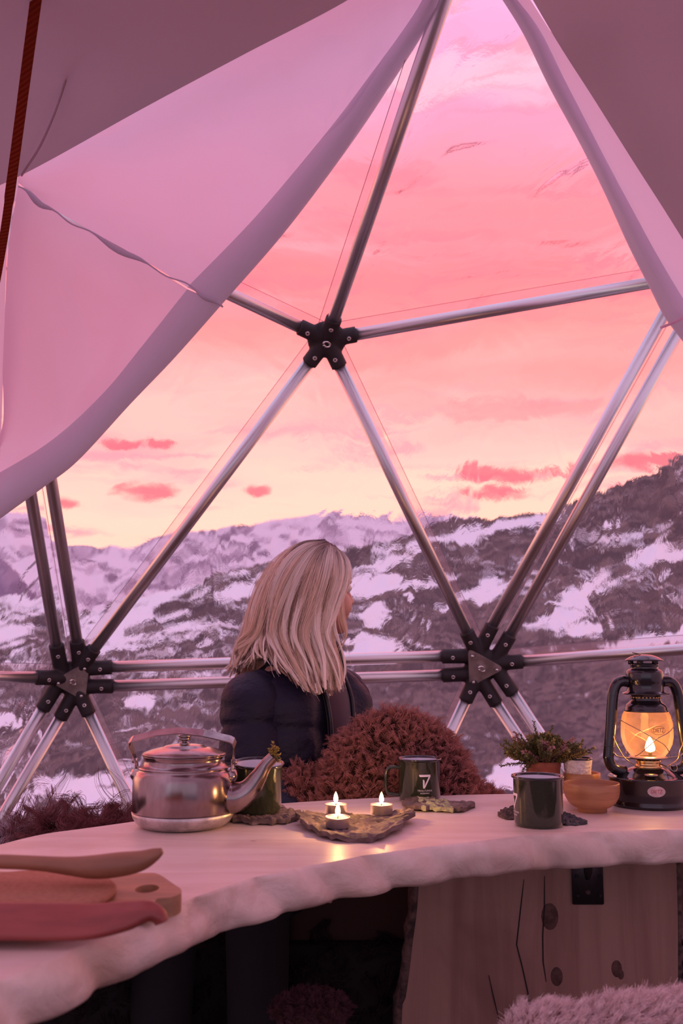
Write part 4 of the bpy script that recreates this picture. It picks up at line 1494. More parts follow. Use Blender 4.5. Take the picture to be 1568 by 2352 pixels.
def sprig(bm_leaf, bm_twig, base, d, L, nleaf, size=0.006, droop=0.2):
    d = Vector(d).normalized()
    pts = []
    p = Vector(base)
    for k in range(6):
        pts.append(p.copy())
        d = (d + Vector((random.uniform(-.2, .2), random.uniform(-.2, .2), random.uniform(-.1, .1) - droop * 0.1))).normalized()
        p = p + d * (L / 5)
    tube(bm_twig, pts, [0.0011 * (1 - 0.12 * k) for k in range(6)], 5)
    for k in range(nleaf):
        f = 0.15 + 0.85 * (k + random.random()) / nleaf
        i = min(int(f * 5), 4)
        q = pts[i].lerp(pts[i + 1], f * 5 - i)
        t = (pts[i + 1] - pts[i]).normalized()
        r = Vector((random.uniform(-1, 1), random.uniform(-1, 1), random.uniform(-1, 1)))
        r = (r - t * r.dot(t)).normalized()
        ld = (r * 1.0 + t * 0.7).normalized()
        s = size * random.uniform(0.7, 1.15)
        wv = ld.cross(t).normalized() * s * 0.24
        up_ = wv.cross(ld).normalized() * s * 0.12
        v = [bm_leaf.verts.new(q), bm_leaf.verts.new(q + ld * s * 0.5 + wv + up_), bm_leaf.verts.new(q + ld * s), bm_leaf.verts.new(q + ld * s * 0.5 - wv + up_), bm_leaf.verts.new(q + ld * s * 0.5 - up_)]
        for f_ in ((0, 1, 2), (0, 2, 3), (0, 4, 1), (1, 4, 2), (2, 4, 3), (3, 4, 0)):
            bm_leaf.faces.new([v[a] for a in f_])
    return pts


bpy.context.view_layer.update()
tip = kettle.matrix_basis @ Vector((0.152, 0, 0.1195))
spr = tag(empty('heather_sprig', tip), 'olive heather sprig stuck in the kettle spout', 'plant')
bl, bt = B(), B()
for dx, L in (((0.1, 0, 1), 0.016), ((0.32, -0.1, 1), 0.026), ((0.05, 0.1, 1), 0.018), ((0.22, 0.1, 0.9), 0.018), ((0.8, -0.2, 0.15), 0.012), ((0.45, 0, 0.8), 0.018), ((0.9, 0, -0.2), 0.013)):
    sprig(bl, bt, (0, 0, 0.001), dx, L, 26, 0.0062)
obj('leaves', bl, M['leaf_olive'], spr, smooth=False)['kind'] = 'stuff'
obj('stem', bt, M['twig'], spr)


# ------------------------------------------------------------------ enamel mugs
def mug(name, loc, handle_az, logo_az, label, tilt=(0, 0), s=1.0, hgt=0.081):
    r = 0.0412 * s
    h = hgt * s
    o = empty('mug', loc)
    o.rotation_euler = (tilt[0], tilt[1], 0)
    tag(o, label, 'mug', 'green enamel mugs on the table')
    bm = B()
    lathe(bm, [(0, 0.0015), (r * 0.86, 0.0015), (r * 0.90, 0), (r * 0.96, 0.002), (r, 0.007), (r, h - 0.006), (r * 1.015, h - 0.003)], 64)
    obj('body', bm, M['green'], o)
    bm = B()
    lathe(bm, [(r * 1.02, h - 0.002), (r * 0.965, h - 0.005), (r * 0.955, 0.008), (r * 0.85, 0.004), (0, 0.0035)], 56)
    obj('inside', bm, M['enamel_white'], o)
    bm = B()
    lathe(bm, [(r * 1.0, h - 0.0045), (r * 1.06, h - 0.0030), (r * 1.085, h - 0.0008), (r * 1.07, h + 0.0012), (r * 1.03, h + 0.0008), (r * 0.98, h - 0.003)], 64)
    obj('rim', bm, M['rim'], o)
    c, sn = math.cos(handle_az), math.sin(handle_az)
    bm = B()
    hp = smooth_path([(r - 0.002, h * 0.79), (r + 0.010, h * 0.80), (r + 0.021, h * 0.77), (r + 0.0255, h * 0.62), (r + 0.0255, h * 0.34), (r + 0.022, h * 0.20), (r + 0.013, h * 0.155), (r - 0.002, h * 0.135)], 36)
    tube(bm, [Vector((x * c, x * sn, z)) for x, z in hp], 0.0052, 12, flat=0.45, up=(-sn, c, 0)) if False else tube(bm, [Vector((x * c, x * sn, z)) for x, z in hp], 0.0034, 12)
    obj('handle', bm, M['green'], o)
    if logo_az is not None:
        R = r + 0.0004

        def wrap(x, y):
            a = logo_az + x / R
            return Vector((R * math.cos(a), R * math.sin(a), y))
        k = 0.00098 * s / 7.84 * 8
        # mark: a bar with a slanting leg and a short inner stroke (numbers are hundredths of its width)
        w = 0.0230 * s
        zt = h * 0.665
        bar = [(-0.5, 0), (0.5, 0), (0.5, -0.09), (0.40, -0.18), (-0.44, -0.18), (-0.5, -0.05)]
        leg = [(0.5, -0.09), (0.5, -0.16), (-0.02, -1.12), (-0.16, -1.12), (0.33, -0.18), (0.40, -0.16)]
        ins = [(-0.18, -0.38), (-0.05, -0.46), (-0.02, -0.70), (-0.06, -0.88), (-0.04, -1.05), (-0.16, -1.12), (-0.18, -0.9)]
        bm = B()
        for poly in (bar, leg, ins):
            # cut into narrow strips so that the print follows the curve of the wall
            f = bm.faces.new([bm.verts.new((x * w, 0, y * w)) for x, y in poly])
        bmesh.ops.triangulate(bm, faces=bm.faces[:])
        bmesh.ops.subdivide_edges(bm, edges=bm.edges[:], cuts=5, use_grid_fill=True)
        for v in bm.verts:
            v.co = wrap(v.co.x, zt + v.co.z)
        bmesh.ops.recalc_face_normals(bm, faces=bm.faces)
        obj('logo', bm, M['print'], o, smooth=False)
        textmesh('TROLLTUNGA', 0.0046 * s, M['print'], 'lettering', o, lambda x, y: wrap(x, zt - w * 1.12 - 0.0045 * s + y))
        textmesh('NORWAY', 0.0042 * s, M['print'], 'lettering', o, lambda x, y: wrap(x, zt - w * 1.12 - 0.0095 * s + y))
    return o


mc = at(963, 1833, 2.02)
mid_mug = mug('mug', Vector((mc.x, 2.02, TZ)), math.radians(188), math.radians(-79), 'green enamel mug with white numeral like logo by the brown sheepskin')
rc = on(1237, 1896, TZ)
right_mug = mug('mug', (rc.x, rc.y, TZ), math.radians(82), math.radians(-172), 'plain sided dark green enamel mug before the potted heather', s=1.0, hgt=0.082)

# ------------------------------------------------------------------ bark and slate pieces
def slab_piece(name, outline, z_fn, th_fn, m, label, cat, loc, grp=None, seed=0, extra=None):
    """a rough sheet: outline (x, y) polygon, filled on a polar grid, uneven top and a thin raised rim"""
    o = empty(name, loc)
    tag(o, label, cat, grp)
    P = smooth_path([*outline, outline[0]], 73)[:-1]
    c = P.mean(0)
    nr_, na = 12, len(P)
    top, bot = [], []
    bm = B()
    for j in range(nr_ + 1):
        s = j / nr_
        rt, rb = [], []
        for i in range(na):
            jag = 1 + 0.12 * mnoise.noise((P[i][0] * 90, P[i][1] * 90, seed)) * s
            q = c + (P[i] - c) * s * jag
            ridge = 0.0055 * mnoise.noise((q[0] * 40, q[1] * 120, seed + 1)) + 0.0035 * mnoise.noise((q[0] * 130, q[1] * 260, seed + 2))
            z = z_fn(q[0], q[1], s) + ridge
            t = th_fn(s)
            zb = max(0.0003, z - t)
            z = max(z, zb + 0.0012)
            rt.append(bm.verts.new((q[0], q[1], z)))
            rb.append(bm.verts.new((q[0], q[1], zb)))
        top.append(rt)
        bot.append(rb)
    for j in range(nr_):
        for i in range(na):
            k = (i + 1) % na
            if j == 0:
                pass
            bm.faces.new((top[j][i], top[j + 1][i], top[j + 1][k], top[j][k]))
            bm.faces.new((bot[j][i], bot[j][k], bot[j + 1][k], bot[j + 1][i]))
    for i in range(na):
        k = (i + 1) % na
        bm.faces.new((top[nr_][i], bot[nr_][i], bot[nr_][k], top[nr_][k]))
    bmesh.ops.remove_doubles(bm, verts=bm.verts, dist=1e-6)
    bmesh.ops.recalc_face_normals(bm, faces=bm.faces)
    if extra:
        me = obj('sheet', bm, m, o, smooth=False)
        extra(me, o)
    else:
        obj('sheet', bm, m, o, smooth=False)
    return o


def px_outline(pts, z, origin):
    return [(on(x, y, z).x - origin.x, on(x, y, z).y - origin.y) for x, y in pts]


# candle tray
tc_ = on(815, 1892, TZ + 0.008)
tray_o = Vector((tc_.x, tc_.y, TZ))
ol = px_outline([(684, 1878), (700, 1896), (730, 1908), (770, 1917), (830, 1921), (880, 1916), (915, 1900), (930, 1888), (948, 1878), (945, 1870), (915, 1868), (880, 1872), (830, 1874), (800, 1868), (760, 1872), (718, 1869), (700, 1872)], TZ + 0.010, tray_o)
tray = slab_piece('bark_tray', ol, lambda x, y, s: 0.010 + 0.010 * max(0, (abs(x) / 0.1) ** 2.2) * s, lambda s: 0.0095 * (1 - 0.2 * s), M['bark'], 'rough curved bark sheet carrying the tealights', 'bark', tray_o, seed=2)
# bark under the left mug
lc_ = on(612, 1868, TZ)
lb_o = Vector((lc_.x, lc_.y, TZ))
ol = px_outline([(505, 1872), (540, 1884), (600, 1888), (650, 1886), (690, 1876), (688, 1866), (660, 1862), (648, 1852), (600, 1850), (540, 1852), (510, 1860)], TZ + 0.006, lb_o)
lbark = slab_piece('bark_coaster', ol, lambda x, y, s: 0.008 + 0.0015 * s, lambda s: 0.0075, M['bark'], 'brown bark strip under the mug behind the kettle spout', 'bark', lb_o, seed=4)
lm = on(590, 1862, TZ + 0.011)
left_mug = mug('mug', (lm.x, lm.y, TZ + 0.0115), math.radians(160), None, 'green enamel mug on bark partly hidden by the kettle spout', tilt=(math.radians(5.5), math.radians(1.5)), s=1.04)
# lichen bark before the logo mug
bc_ = on(1000, 1846, TZ)
bo_ = Vector((bc_.x, bc_.y, TZ))
ol = px_outline([(924, 1848), (935, 1856), (960, 1859), (1000, 1860), (1045, 1862), (1062, 1860), (1090, 1848), (1060, 1843), (1020, 1842), (985, 1836), (945, 1836), (930, 1842)], TZ + 0.005, bo_)


def lichen(me, o):
    me.data.materials.append(M['lichen'])
    for p in me.data.polygons:
        c = p.center
        if -0.035 < c.x < 0.022 and c.y < 0.004 and mnoise.noise((c.x * 60, c.y * 60, 0)) > -0.25:
            p.material_index = 1


slab_piece('bark_piece', ol, lambda x, y, s: 0.0065 + 0.006 * math.exp(-((x + 0.03) / 0.03) ** 2) * (1 - s * 0.5) + 0.002 * s, lambda s: 0.007, M['bark'], 'grey bark fragment with pale lichen before the logo mug', 'bark', bo_, seed=6, extra=lichen)
# dark slate under the right mug, two ends showing
so_ = Vector((on(1243, 1876, TZ).x, on(1243, 1876, TZ).y, TZ))
ol = px_outline([(1141, 1868), (1150, 1875), (1170, 1880), (1192, 1876), (1192, 1858), (1176, 1855), (1155, 1861)], TZ + 0.003, so_)
slab_piece('slate_piece', ol, lambda x, y, s: 0.0095 - 0.005 * s, lambda s: 0.009, M['bark_dark'], 'dark bark flake left of the plain green mug', 'bark', so_, seed=8)
ol = px_outline([(1285, 1888), (1300, 1893), (1330, 1892), (1348, 1889), (1340, 1882), (1312, 1872), (1290, 1868), (1276, 1864), (1276, 1880)], TZ + 0.003, so_)
slate = pbr('slate', (0.055, 0.045, 0.05), 0.6, noise_amt=0.4, scale=60, bump=0.5, bscale=70)
slab_piece('slate_piece', ol, lambda x, y, s: 0.006 - 0.0025 * s, lambda s: 0.005, slate, 'dark slate flake right of the plain green mug', 'slate', so_, seed=10)


# ------------------------------------------------------------------ tealights
def tealight(loc, label, rz, tilt=0.0, watt=0.22):
    o = tag(empty('tealight', loc, rz, tilt), label, 'candle', 'lit tealights on and behind the bark tray')
    bm = B()
    lathe(bm, [(0, 0.0006), (0.0185, 0.0), (0.0193, 0.0012), (0.0193, 0.0150), (0.0200, 0.0158), (0.0196, 0.0164), (0.0188, 0.0158), (0.0186, 0.0012), (0, 0.0012)], 40)
    obj('cup', bm, M['tin'], o)
    bm = B()
    lathe(bm, [(0, 0.0016), (0.0184, 0.0016), (0.0184, 0.0140), (0.0165, 0.0134), (0, 0.0132)], 36)
    obj('wax', bm, M['wax'], o)
    bm = B()
    tube(bm, [Vector((0, 0, 0.013)), Vector((0.0004, 0, 0.017)), Vector((-0.0006, 0, 0.0200))], 0.0008, 6)
    obj('wick', bm, M['wick'], o)
    bm = B()
    lathe(bm, [(0, 0.0175), (0.0022, 0.0188), (0.0040, 0.0222), (0.0042, 0.0255), (0.0032, 0.0300), (0.0016, 0.0345), (0, 0.0375)], 16)
    fl = obj('flame', bm, M['flame'], o)
    ld = bpy.data.lights.new('candle_light', 'POINT')
    ld.energy = watt
    ld.color = (1.0, 0.50, 0.16)
    ld.shadow_soft_size = 0.006
    lo = bpy.data.objects.new('candle_light', ld)
    lo.location = (0, 0, 0.041)
    lo.parent = o
    C.objects.link(lo)
    return o


def candle_at(px, py, z):
    p = on(px, py, z)
    return Vector((p.x, p.y, z))


tealight(candle_at(775, 1899, TZ + 0.0125), 'front lit tealight standing on the bark tray', 0.3, math.radians(3.5))
tealight(candle_at(771, 1868, TZ + 0.010), 'lit tealight directly behind the front one', 1.1, 0)
tealight(candle_at(876, 1869, TZ + 0.012), 'lit tealight nearest the logo mug', 2.0, 0)

# ------------------------------------------------------------------ potted heather, bowls, crinkled cup
pc_ = at(1250, 1852, 2.0)
pot = tag(empty('potted_heather', (pc_.x, 2.0, TZ)), 'bushy heather in a terracotta pot behind the plain green mug', 'plant')
bm = B()
lathe(bm, [(0, 0), (0.027, 0), (0.0285, 0.002), (0.0325, 0.066), (0.0338, 0.068), (0.0338, 0.078), (0.0315, 0.0785), (0.030, 0.070), (0, 0.069)], 40)
obj('pot', bm, M['terracotta'], pot)
bm = B()
lathe(bm, [(0, 0.0735), (0.015, 0.0730), (0.0305, 0.0705), (0.0305, 0.0695)], 28)
obj('soil', bm, M['soil'], pot)
bl, bl2, bl3, bt = B(), B(), B(), B()
for k in range(150):
    a = random.uniform(0, 2 * PI)
    el_ = random.uniform(0.05, 1.0) ** 0.8
    spread = math.cos(el_ * PI / 2)
    d = Vector((math.cos(a) * spread * 1.3, math.sin(a) * spread, 0.48 + math.sin(el_ * PI / 2) * 0.75))
    L = random.uniform(0.044, 0.066) * (1.15 if spread > 0.7 else 0.95)
    base = (math.cos(a) * 0.020 * spread, math.sin(a) * 0.020 * spread, 0.072)
    which = random.random()
    pts = sprig(bl if which < 0.6 else (bl2 if which < 0.75 else bl3), bt, base, d, L, 66, 0.0082, 0.35 if spread > 0.7 else 0.1)
for d, L in (((-0.10, 0, 1), 0.084), ((0.12, 0, 1), 0.074), ((0.9, -0.2, 0.45), 0.085), ((-0.85, -0.2, 0.15), 0.070), ((-0.4, 0, 0.9), 0.070), ((0.95, -0.3, 0.30), 0.075)):
    sprig(bl, bt, (d[0] * 0.02, -0.01, 0.074), d, L, 80, 0.0060, 0.2)
for d in ((-0.9, -0.3, -0.1), (-0.7, -0.5, -0.2)):
    sprig(bl, bt, (d[0] * 0.028, -0.022, 0.080), d, 0.045, 40, 0.0058, 1.6)
for bmx, mm in ((bl, 'leaf'), (bl2, 'leaf_red'), (bl3, 'leaf_olive')):
    obj('foliage', bmx, M[mm], pot, smooth=False)['kind'] = 'stuff'
obj('stem', bt, M['twig'], pot)['kind'] = 'stuff'

wc = at(1360, 1868, 1.885)
bowl1 = tag(empty('wooden_bowl', (wc.x, 1.885, TZ)), 'turned brown wooden bowl on a low foot before the lantern', 'bowl', 'turned wooden bowls by the lantern')
bm = B()
lathe(bm, [(0, 0.002), (0.022, 0.002), (0.0255, 0.0), (0.0265, 0.001), (0.0260, 0.0060), (0.0335, 0.0095), (0.0425, 0.0165), (0.0485, 0.027), (0.0505, 0.038), (0.0505, 0.0505), (0.0500, 0.0520), (0.0485, 0.0520), (0.0480, 0.050), (0.0470, 0.036), (0.040, 0.020), (0.025, 0.012), (0, 0.0105)], 64)
obj('body', bm, M['bowl'], bowl1)
w2 = at(1325, 1850, 1.998)
bowl2 = tag(empty('wooden_bowl', (w2.x + 0.011, 2.0, TZ)), 'honey coloured wooden bowl holding the crinkled white cup', 'bowl', 'turned wooden bowls by the lantern')
bm = B()
lathe(bm, [(0, 0.002), (0.018, 0.002), (0.0195, 0), (0.020, 0.005), (0.0265, 0.012), (0.0325, 0.026), (0.0355, 0.045), (0.0358, 0.0555), (0.0345, 0.0562), (0.0333, 0.055), (0.0325, 0.045), (0.0285, 0.026), (0.020, 0.016), (0, 0.0145)], 56)
obj('body', bm, M['bowl_light'], bowl2)
cup = tag(empty('crinkled_cup', (w2.x + 0.003, 1.996, TZ + 0.021)), 'small white crinkled cup with a dark rim beside the heather pot', 'cup')
bm = B()
N1, N2 = 64, 26
rowsv = []
for j in range(N2 + 1):
    z = 0.062 * j / N2
    rr = []
    for i in range(N1):
        a = 2 * PI * i / N1
        r = 0.0185 + 0.0095 * (j / N2) ** 0.7
        w = 0.0016 * mnoise.noise((math.cos(a) * 5, math.sin(a) * 5, z * 190)) + 0.0010 * mnoise.noise((math.cos(a) * 11, math.sin(a) * 11, z * 300))
        r += w if 0 < j < N2 else 0
        rr.append(bm.verts.new((r * math.cos(a), r * math.sin(a), z)))
    rowsv.append(rr)
inner = [bm.verts.new((0.026 * math.cos(2 * PI * i / N1), 0.026 * math.sin(2 * PI * i / N1), 0.060)) for i in range(N1)]
innb = [bm.verts.new((0.018 * math.cos(2 * PI * i / N1), 0.018 * math.sin(2 * PI * i / N1), 0.006)) for i in range(N1)]
for a_, b_ in list(zip(rowsv, rowsv[1:])) + [(rowsv[-1], inner), (inner, innb)]:
    for i in range(N1):
        bm.faces.new((a_[i], a_[(i + 1) % N1], b_[(i + 1) % N1], b_[i]))
bm.faces.new(rowsv[0][::-1])
bm.faces.new(innb)
bmesh.ops.recalc_face_normals(bm, faces=bm.faces)
obj('body', bm, M['plaster'], cup, smooth=False)
bm = B()
lathe(bm, [(0.0270, 0.0605), (0.0292, 0.0612), (0.0294, 0.0632), (0.0278, 0.0640), (0.0262, 0.063), (0.0260, 0.0605)], 48)
obj('rim', bm, M['rim'], cup)

# ------------------------------------------------------------------ lantern
lb = at(1492, 1850, 1.957)
lan = tag(empty('lantern', (lb.x, 1.957, TZ), math.radians(4)), 'black hurricane lantern with lit amber glowing globe', 'lantern')
LK = 1.0
bm = B()
lathe(bm, [(0, 0.0), (0.066, 0.0), (0.0705, 0.002), (0.0718, 0.006), (0.0690, 0.010), (0.0690, 0.014), (0.0735, 0.022), (0.0750, 0.028), (0.0752, 0.050), (0.0765, 0.0525), (0.0760, 0.0550), (0.0735, 0.0552), (0.0700, 0.0535), (0.0600, 0.0560), (0.047, 0.0625), (0.036, 0.069), (0.028, 0.0715), (0, 0.072)], 72)
obj('tank', bm, M['lantern'], lan)
bm = B()
lathe(bm, [(0.0255, 0.0715), (0.0262, 0.0735), (0.0235, 0.0755), (0.0225, 0.080), (0.0240, 0.0825), (0.0225, 0.0850), (0.0215, 0.0890), (0.015, 0.0900), (0, 0.0905)], 40)
burner = obj('burner', bm, M['brass'], lan)
for k in range(18):
    a = 2 * PI * k / 18
    bm = B()
    ell(bm, (0.0232 * math.cos(a), 0.0232 * math.sin(a), 0.0865), 0.0014, u=8, v=6)
    obj('hole', bm, M['dark'], burner)
bm = B()
lathe(bm, [(0.016, 0.0905), (0.0330, 0.0895), (0.0365, 0.0885), (0.0370, 0.0900), (0.0350, 0.0915), (0.016, 0.0920)], 48)
obj('globe_plate', bm, M['wire'], lan)
bm = B()
lathe(bm, [(0.0315, 0.0920), (0.0335, 0.0945), (0.0400, 0.1030), (0.0460, 0.1150), (0.0487, 0.1290), (0.0488, 0.1420), (0.0478, 0.1560), (0.0450, 0.1690), (0.0412, 0.1760), (0.0395, 0.1775)], 64)
globe = obj('globe', bm, M['glass'], lan)


def gwrap(x, y):
    z = 0.1435 + y
    R = 0.0494
    a = math.radians(-90 + 5) + x / R
    return Vector((R * math.cos(a), R * math.sin(a), z))


textmesh('DIETZ', 0.0105, M['ink'], 'lettering', globe, lambda x, y: gwrap(x * 0.78, y))
bm = B()
tube(bm, [gwrap(0.0138 * math.cos(t), 0.0076 * math.sin(t)) for t in np.linspace(0, 2 * PI, 48)], 0.00035, 6, cap=False)
obj('emblem_ring', bm, M['ink'], globe)
bm = B()
lathe(bm, [(0.0405, 0.1758), (0.0415, 0.1775), (0.0400, 0.1795), (0.0390, 0.1850), (0.0370, 0.1890), (0.0315, 0.1935), (0.0290, 0.1965), (0.0282, 0.1985), (0.0282, 0.2075), (0.0300, 0.2085), (0.0440, 0.2090), (0.0446, 0.2100), (0.0430, 0.2110), (0.0365, 0.2135), (0.0348, 0.2155),
           (0.0346, 0.2300), (0.0354, 0.2320), (0.0354, 0.2470), (0.0340, 0.2530), (0.0300, 0.2560), (0.0268, 0.2570), (0.0262, 0.2590), (0.0262, 0.2635), (0.0272, 0.2650), (0.0262, 0.2665), (0.0255, 0.268), (0, 0.268)], 64)
hood = obj('hood', bm, M['lantern'], lan)
glow = M['brass']
for k in range(26):
    a = 2 * PI * (k + 0.3) / 26
    bm = B()
    lathe(bm, [(0, 0.0005), (0.0016, 0.0004), (0.0019, -0.0004)], 10, frame_to((math.cos(a), math.sin(a), 0), (0.0283 * math.cos(a), 0.0283 * math.sin(a), 0.2030)))
    obj('vent_hole', bm, glow, hood)
for k in range(5):
    a = 2 * PI * (k + 0.25) / 5
    bm = B()
    c_, s_ = math.cos(a), math.sin(a)
    tube(bm, [Vector((0.0248 * c_, 0.0248 * s_, 0.2660)), Vector((0.0252 * c_, 0.0252 * s_, 0.2755))], 0.0055, 8)
    obj('post', bm, M['lantern'], hood)
bm = B()
lathe(bm, [(0.0180, 0.2735), (0.0330, 0.2735), (0.0368, 0.2728), (0.0372, 0.2740), (0.0345, 0.2755), (0.0260, 0.2805), (0.0150, 0.2840), (0.0060, 0.2850), (0, 0.2850)], 56)
cap_ = obj('cap', bm, M['lantern'], lan)
bm = B()
tube(bm, [Vector((0.006 * math.cos(t) * 1.4 - 0.014, 0.006 * math.sin(t), 0.2865 + 0.0022 * (-math.cos(t)))) for t in np.linspace(0, 2 * PI, 20)], 0.0009, 6)
obj('ring', bm, M['wire'], cap_)
for s in (-1, 1):
    bm = B()
    tp = smooth_path([(s * 0.034, 0.2325), (s * 0.046, 0.2335), (s * 0.0565, 0.2275), (s * 0.0630, 0.2130), (s * 0.0660, 0.1950), (s * 0.0705, 0.150), (s * 0.0765, 0.1000), (s * 0.0775, 0.0880), (s * 0.0740, 0.0765), (s * 0.0640, 0.0675), (s * 0.045, 0.0630)], 50)
    tube(bm, [Vector((x, 0, z)) for x, z in tp], [0.0104] * 50, 18)
    tb = obj('side_tube', bm, M['lantern'], lan)
    bm = B()
    for i in (17, 28, 38):
        x, z = tp[i]
        dx, dz = tp[i + 1] - tp[i]
        tube(bm, [Vector((x, 0, z)), Vector((x + dx * 0.12, 0, z + dz * 0.12))], 0.0110, 18)
    obj('collar', bm, M['lantern'], tb)
# wire guard: two crossing wires before the globe, two behind, and the bail
g = B()
for sgn in (-1, 1):
    yy = sgn
    for s in (-1, 1):
        w = [(s * 0.0500, 0.0, 0.1590), (s * 0.0400, yy * 0.032, 0.1500), (s * 0.022, yy * 0.0475, 0.1390), (s * 0.004 - 0.004, yy * 0.0525, 0.1295), (-s * 0.014, yy * 0.049, 0.1170), (-s * 0.030, yy * 0.034, 0.0990), (-s * 0.034, yy * 0.024, 0.0945)]
        tube(g, smooth_path(w, 30), 0.0008, 6)
for s in (-1, 1):
    tube(g, [Vector((s * 0.0495, 0.003, 0.1588)), Vector((s * 0.0520, 0, 0.1600)), Vector((s * 0.0495, -0.003, 0.1588))], 0.0011, 6)
obj('wire_guard', g, M['wire'], lan)
for s in (-1, 1):
    g = B()
    tube(g, smooth_path([(s * 0.074, -0.004, 0.1000), (s * 0.0685, -0.006, 0.0985), (s * 0.062, -0.006, 0.0925), (s * 0.045, -0.004, 0.0895), (s * 0.024, -0.002, 0.0870)], 24), 0.0013, 8)
    obj('lift_wire', g, M['wire'], lan)
g = B()
tube(g, smooth_path([(-0.0715, -0.006, 0.140), (-0.066, -0.012, 0.118), (-0.058, -0.013, 0.102), (-0.048, -0.013, 0.088), (-0.022, -0.014, 0.0715), (0.0, -0.014, 0.0675), (0.026, -0.014, 0.0715), (0.052, -0.013, 0.086), (0.058, -0.013, 0.102), (0.066, -0.012, 0.118), (0.0715, -0.006, 0.140)], 60), 0.0010, 8)
obj('bail', g, M['brass'], lan)
bm = B()
lathe(bm, [(0, 0.062), (0.0085, 0.062), (0.0085, 0.0675), (0.0118, 0.0680), (0.0124, 0.0695), (0.0118, 0.0712), (0.007, 0.0722), (0, 0.0724)], 24, Matrix.Translation((-0.015, -0.052, -0.007)))
obj('filler_cap', bm, M['wire'], lan)
bm = B()
kn = Vector((0.036, -0.034, 0.074))
tube(bm, [kn + Vector((0.0068 * math.cos(t), 0.0025 * math.sin(t), 0.0068 * math.sin(t))) for t in np.linspace(0, 2 * PI, 28)], 0.0010, 6)
tube(bm, [kn + Vector((-0.006, 0, -0.002)), Vector((0.020, -0.012, 0.078))], 0.0011, 6)
obj('wick_crank', bm, M['wire'], lan)


def twrap(x, y, e=0.0004):
    R = 0.0752 + e
    a = math.radians(-90 - 11) + x / R
    return Vector((R * math.cos(a), R * math.sin(a), 0.0355 + y))


bm = B()
cv_ = bm.verts.new(twrap(0, 0, 0.0009))
ring = [bm.verts.new(twrap(0.0162 * math.cos(2 * PI * k / 40), 0.0098 * math.sin(2 * PI * k / 40), 0.0005)) for k in range(40)]
for k in range(40):
    bm.faces.new((cv_, ring[k], ring[(k + 1) % 40]))
bmesh.ops.recalc_face_normals(bm, faces=bm.faces)
lbl = obj('label', bm, M['label'], lan)
textmesh('DIETZ', 0.0090, M['label_ink'], 'lettering', lbl, lambda x, y: twrap(x * 0.85 + y * 0.2, y, 0.0012))
bm = B()
FL = Vector((0.004, -0.002, 0))
tube(bm, [Vector((0, 0, 0.088)) + FL, Vector((0, 0, 0.099)) + FL], 0.0035, 10, flat=0.4)
obj('wick', bm, M['wick'], lan)
bm = B()
lathe(bm, [(0, 0.0985), (0.0085, 0.1015), (0.0100, 0.1070), (0.0078, 0.1150), (0.0045, 0.1230), (0, 0.1300)], 20, Matrix.Translation(FL) @ Matrix.Diagonal((1, 0.6, 1, 1)))
obj('flame', bm, M['flame_lamp'], lan)
ld = bpy.data.lights.new('lantern_light', 'POINT')
ld.energy = 0.42
ld.color = (1.0, 0.44, 0.10)
ld.shadow_soft_size = 0.010
lo = bpy.data.objects.new('lantern_light', ld)
lo.location = (0.004, -0.002, 0.131)
lo.parent = lan
C.objects.link(lo)

# ------------------------------------------------------------------ kitchen things in the near left
bz = TZ
bcen = on(300, 2045, TZ + 0.02)
board = tag(empty('paddle_board', (bcen.x, bcen.y, bz)), 'thick carved wooden board with a finger hole in its rounded end', 'board')
ol = [(on(x, y, TZ + 0.022).x - bcen.x, on(x, y, TZ + 0.022).y - bcen.y) for x, y in
      [(-160, 2000), (0, 2002), (150, 2005), (260, 2007), (330, 2005), (362, 2007), (398, 2030), (415, 2042), (414, 2052), (395, 2060), (362, 2064), (352, 2072), (320, 2075), (200, 2085), (0, 2095), (-160, 2100)]]
ol = [tuple(p) for p in smooth_path([*ol, ol[0]], 96)[:-1]]
hole_c = on(338, 2041, TZ + 0.022) - bcen
hole_c2 = on(338, 2041, TZ + 0.022)
bm = B()
hw, hd_ = 0.0135, 0.020
outer_t = [bm.verts.new((x, y, 0.022)) for x, y in ol]
outer_m = [bm.verts.new((x * 1.004, y * 1.004, 0.012)) for x, y in ol]
outer_b = [bm.verts.new((x, y, 0.0005)) for x, y in ol]
NN = len(ol)
angs = [math.atan2(y - hole_c.y, x - hole_c.x) for x, y in ol]
in_t = [bm.verts.new((hole_c.x + hw * math.cos(a), hole_c.y + hd_ * math.sin(a), 0.022)) for a in angs]
in_b = [bm.verts.new((hole_c.x + hw * math.cos(a), hole_c.y + hd_ * math.sin(a), 0.0005)) for a in angs]
for i in range(NN):
    k = (i + 1) % NN
    for a_, b_ in ((outer_t, outer_m), (outer_m, outer_b), (outer_b, in_b), (in_b, in_t), (in_t, outer_t)):
        try:
            bm.faces.new((a_[i], b_[i], b_[k], a_[k]))
        except ValueError:
            pass
bmesh.ops.recalc_face_normals(bm, faces=bm.faces)
o = obj('board', bm, M['board'], board, smooth=False)
bm = B()
cc = on(55, 2040, TZ + 0.036)
ck = Vector((cc.x - 0.004, cc.y + 0.012, TZ + 0.0225))
lathe(bm, [(0, 0), (0.098, 0.0), (0.101, 0.003), (0.101, 0.007), (0.098, 0.0095), (0, 0.0095)], 72, Matrix.Translation(ck))
tag(obj('cork_mat', bm, M['cork']), 'round reddish cork mat lying on the thick board', 'mat')

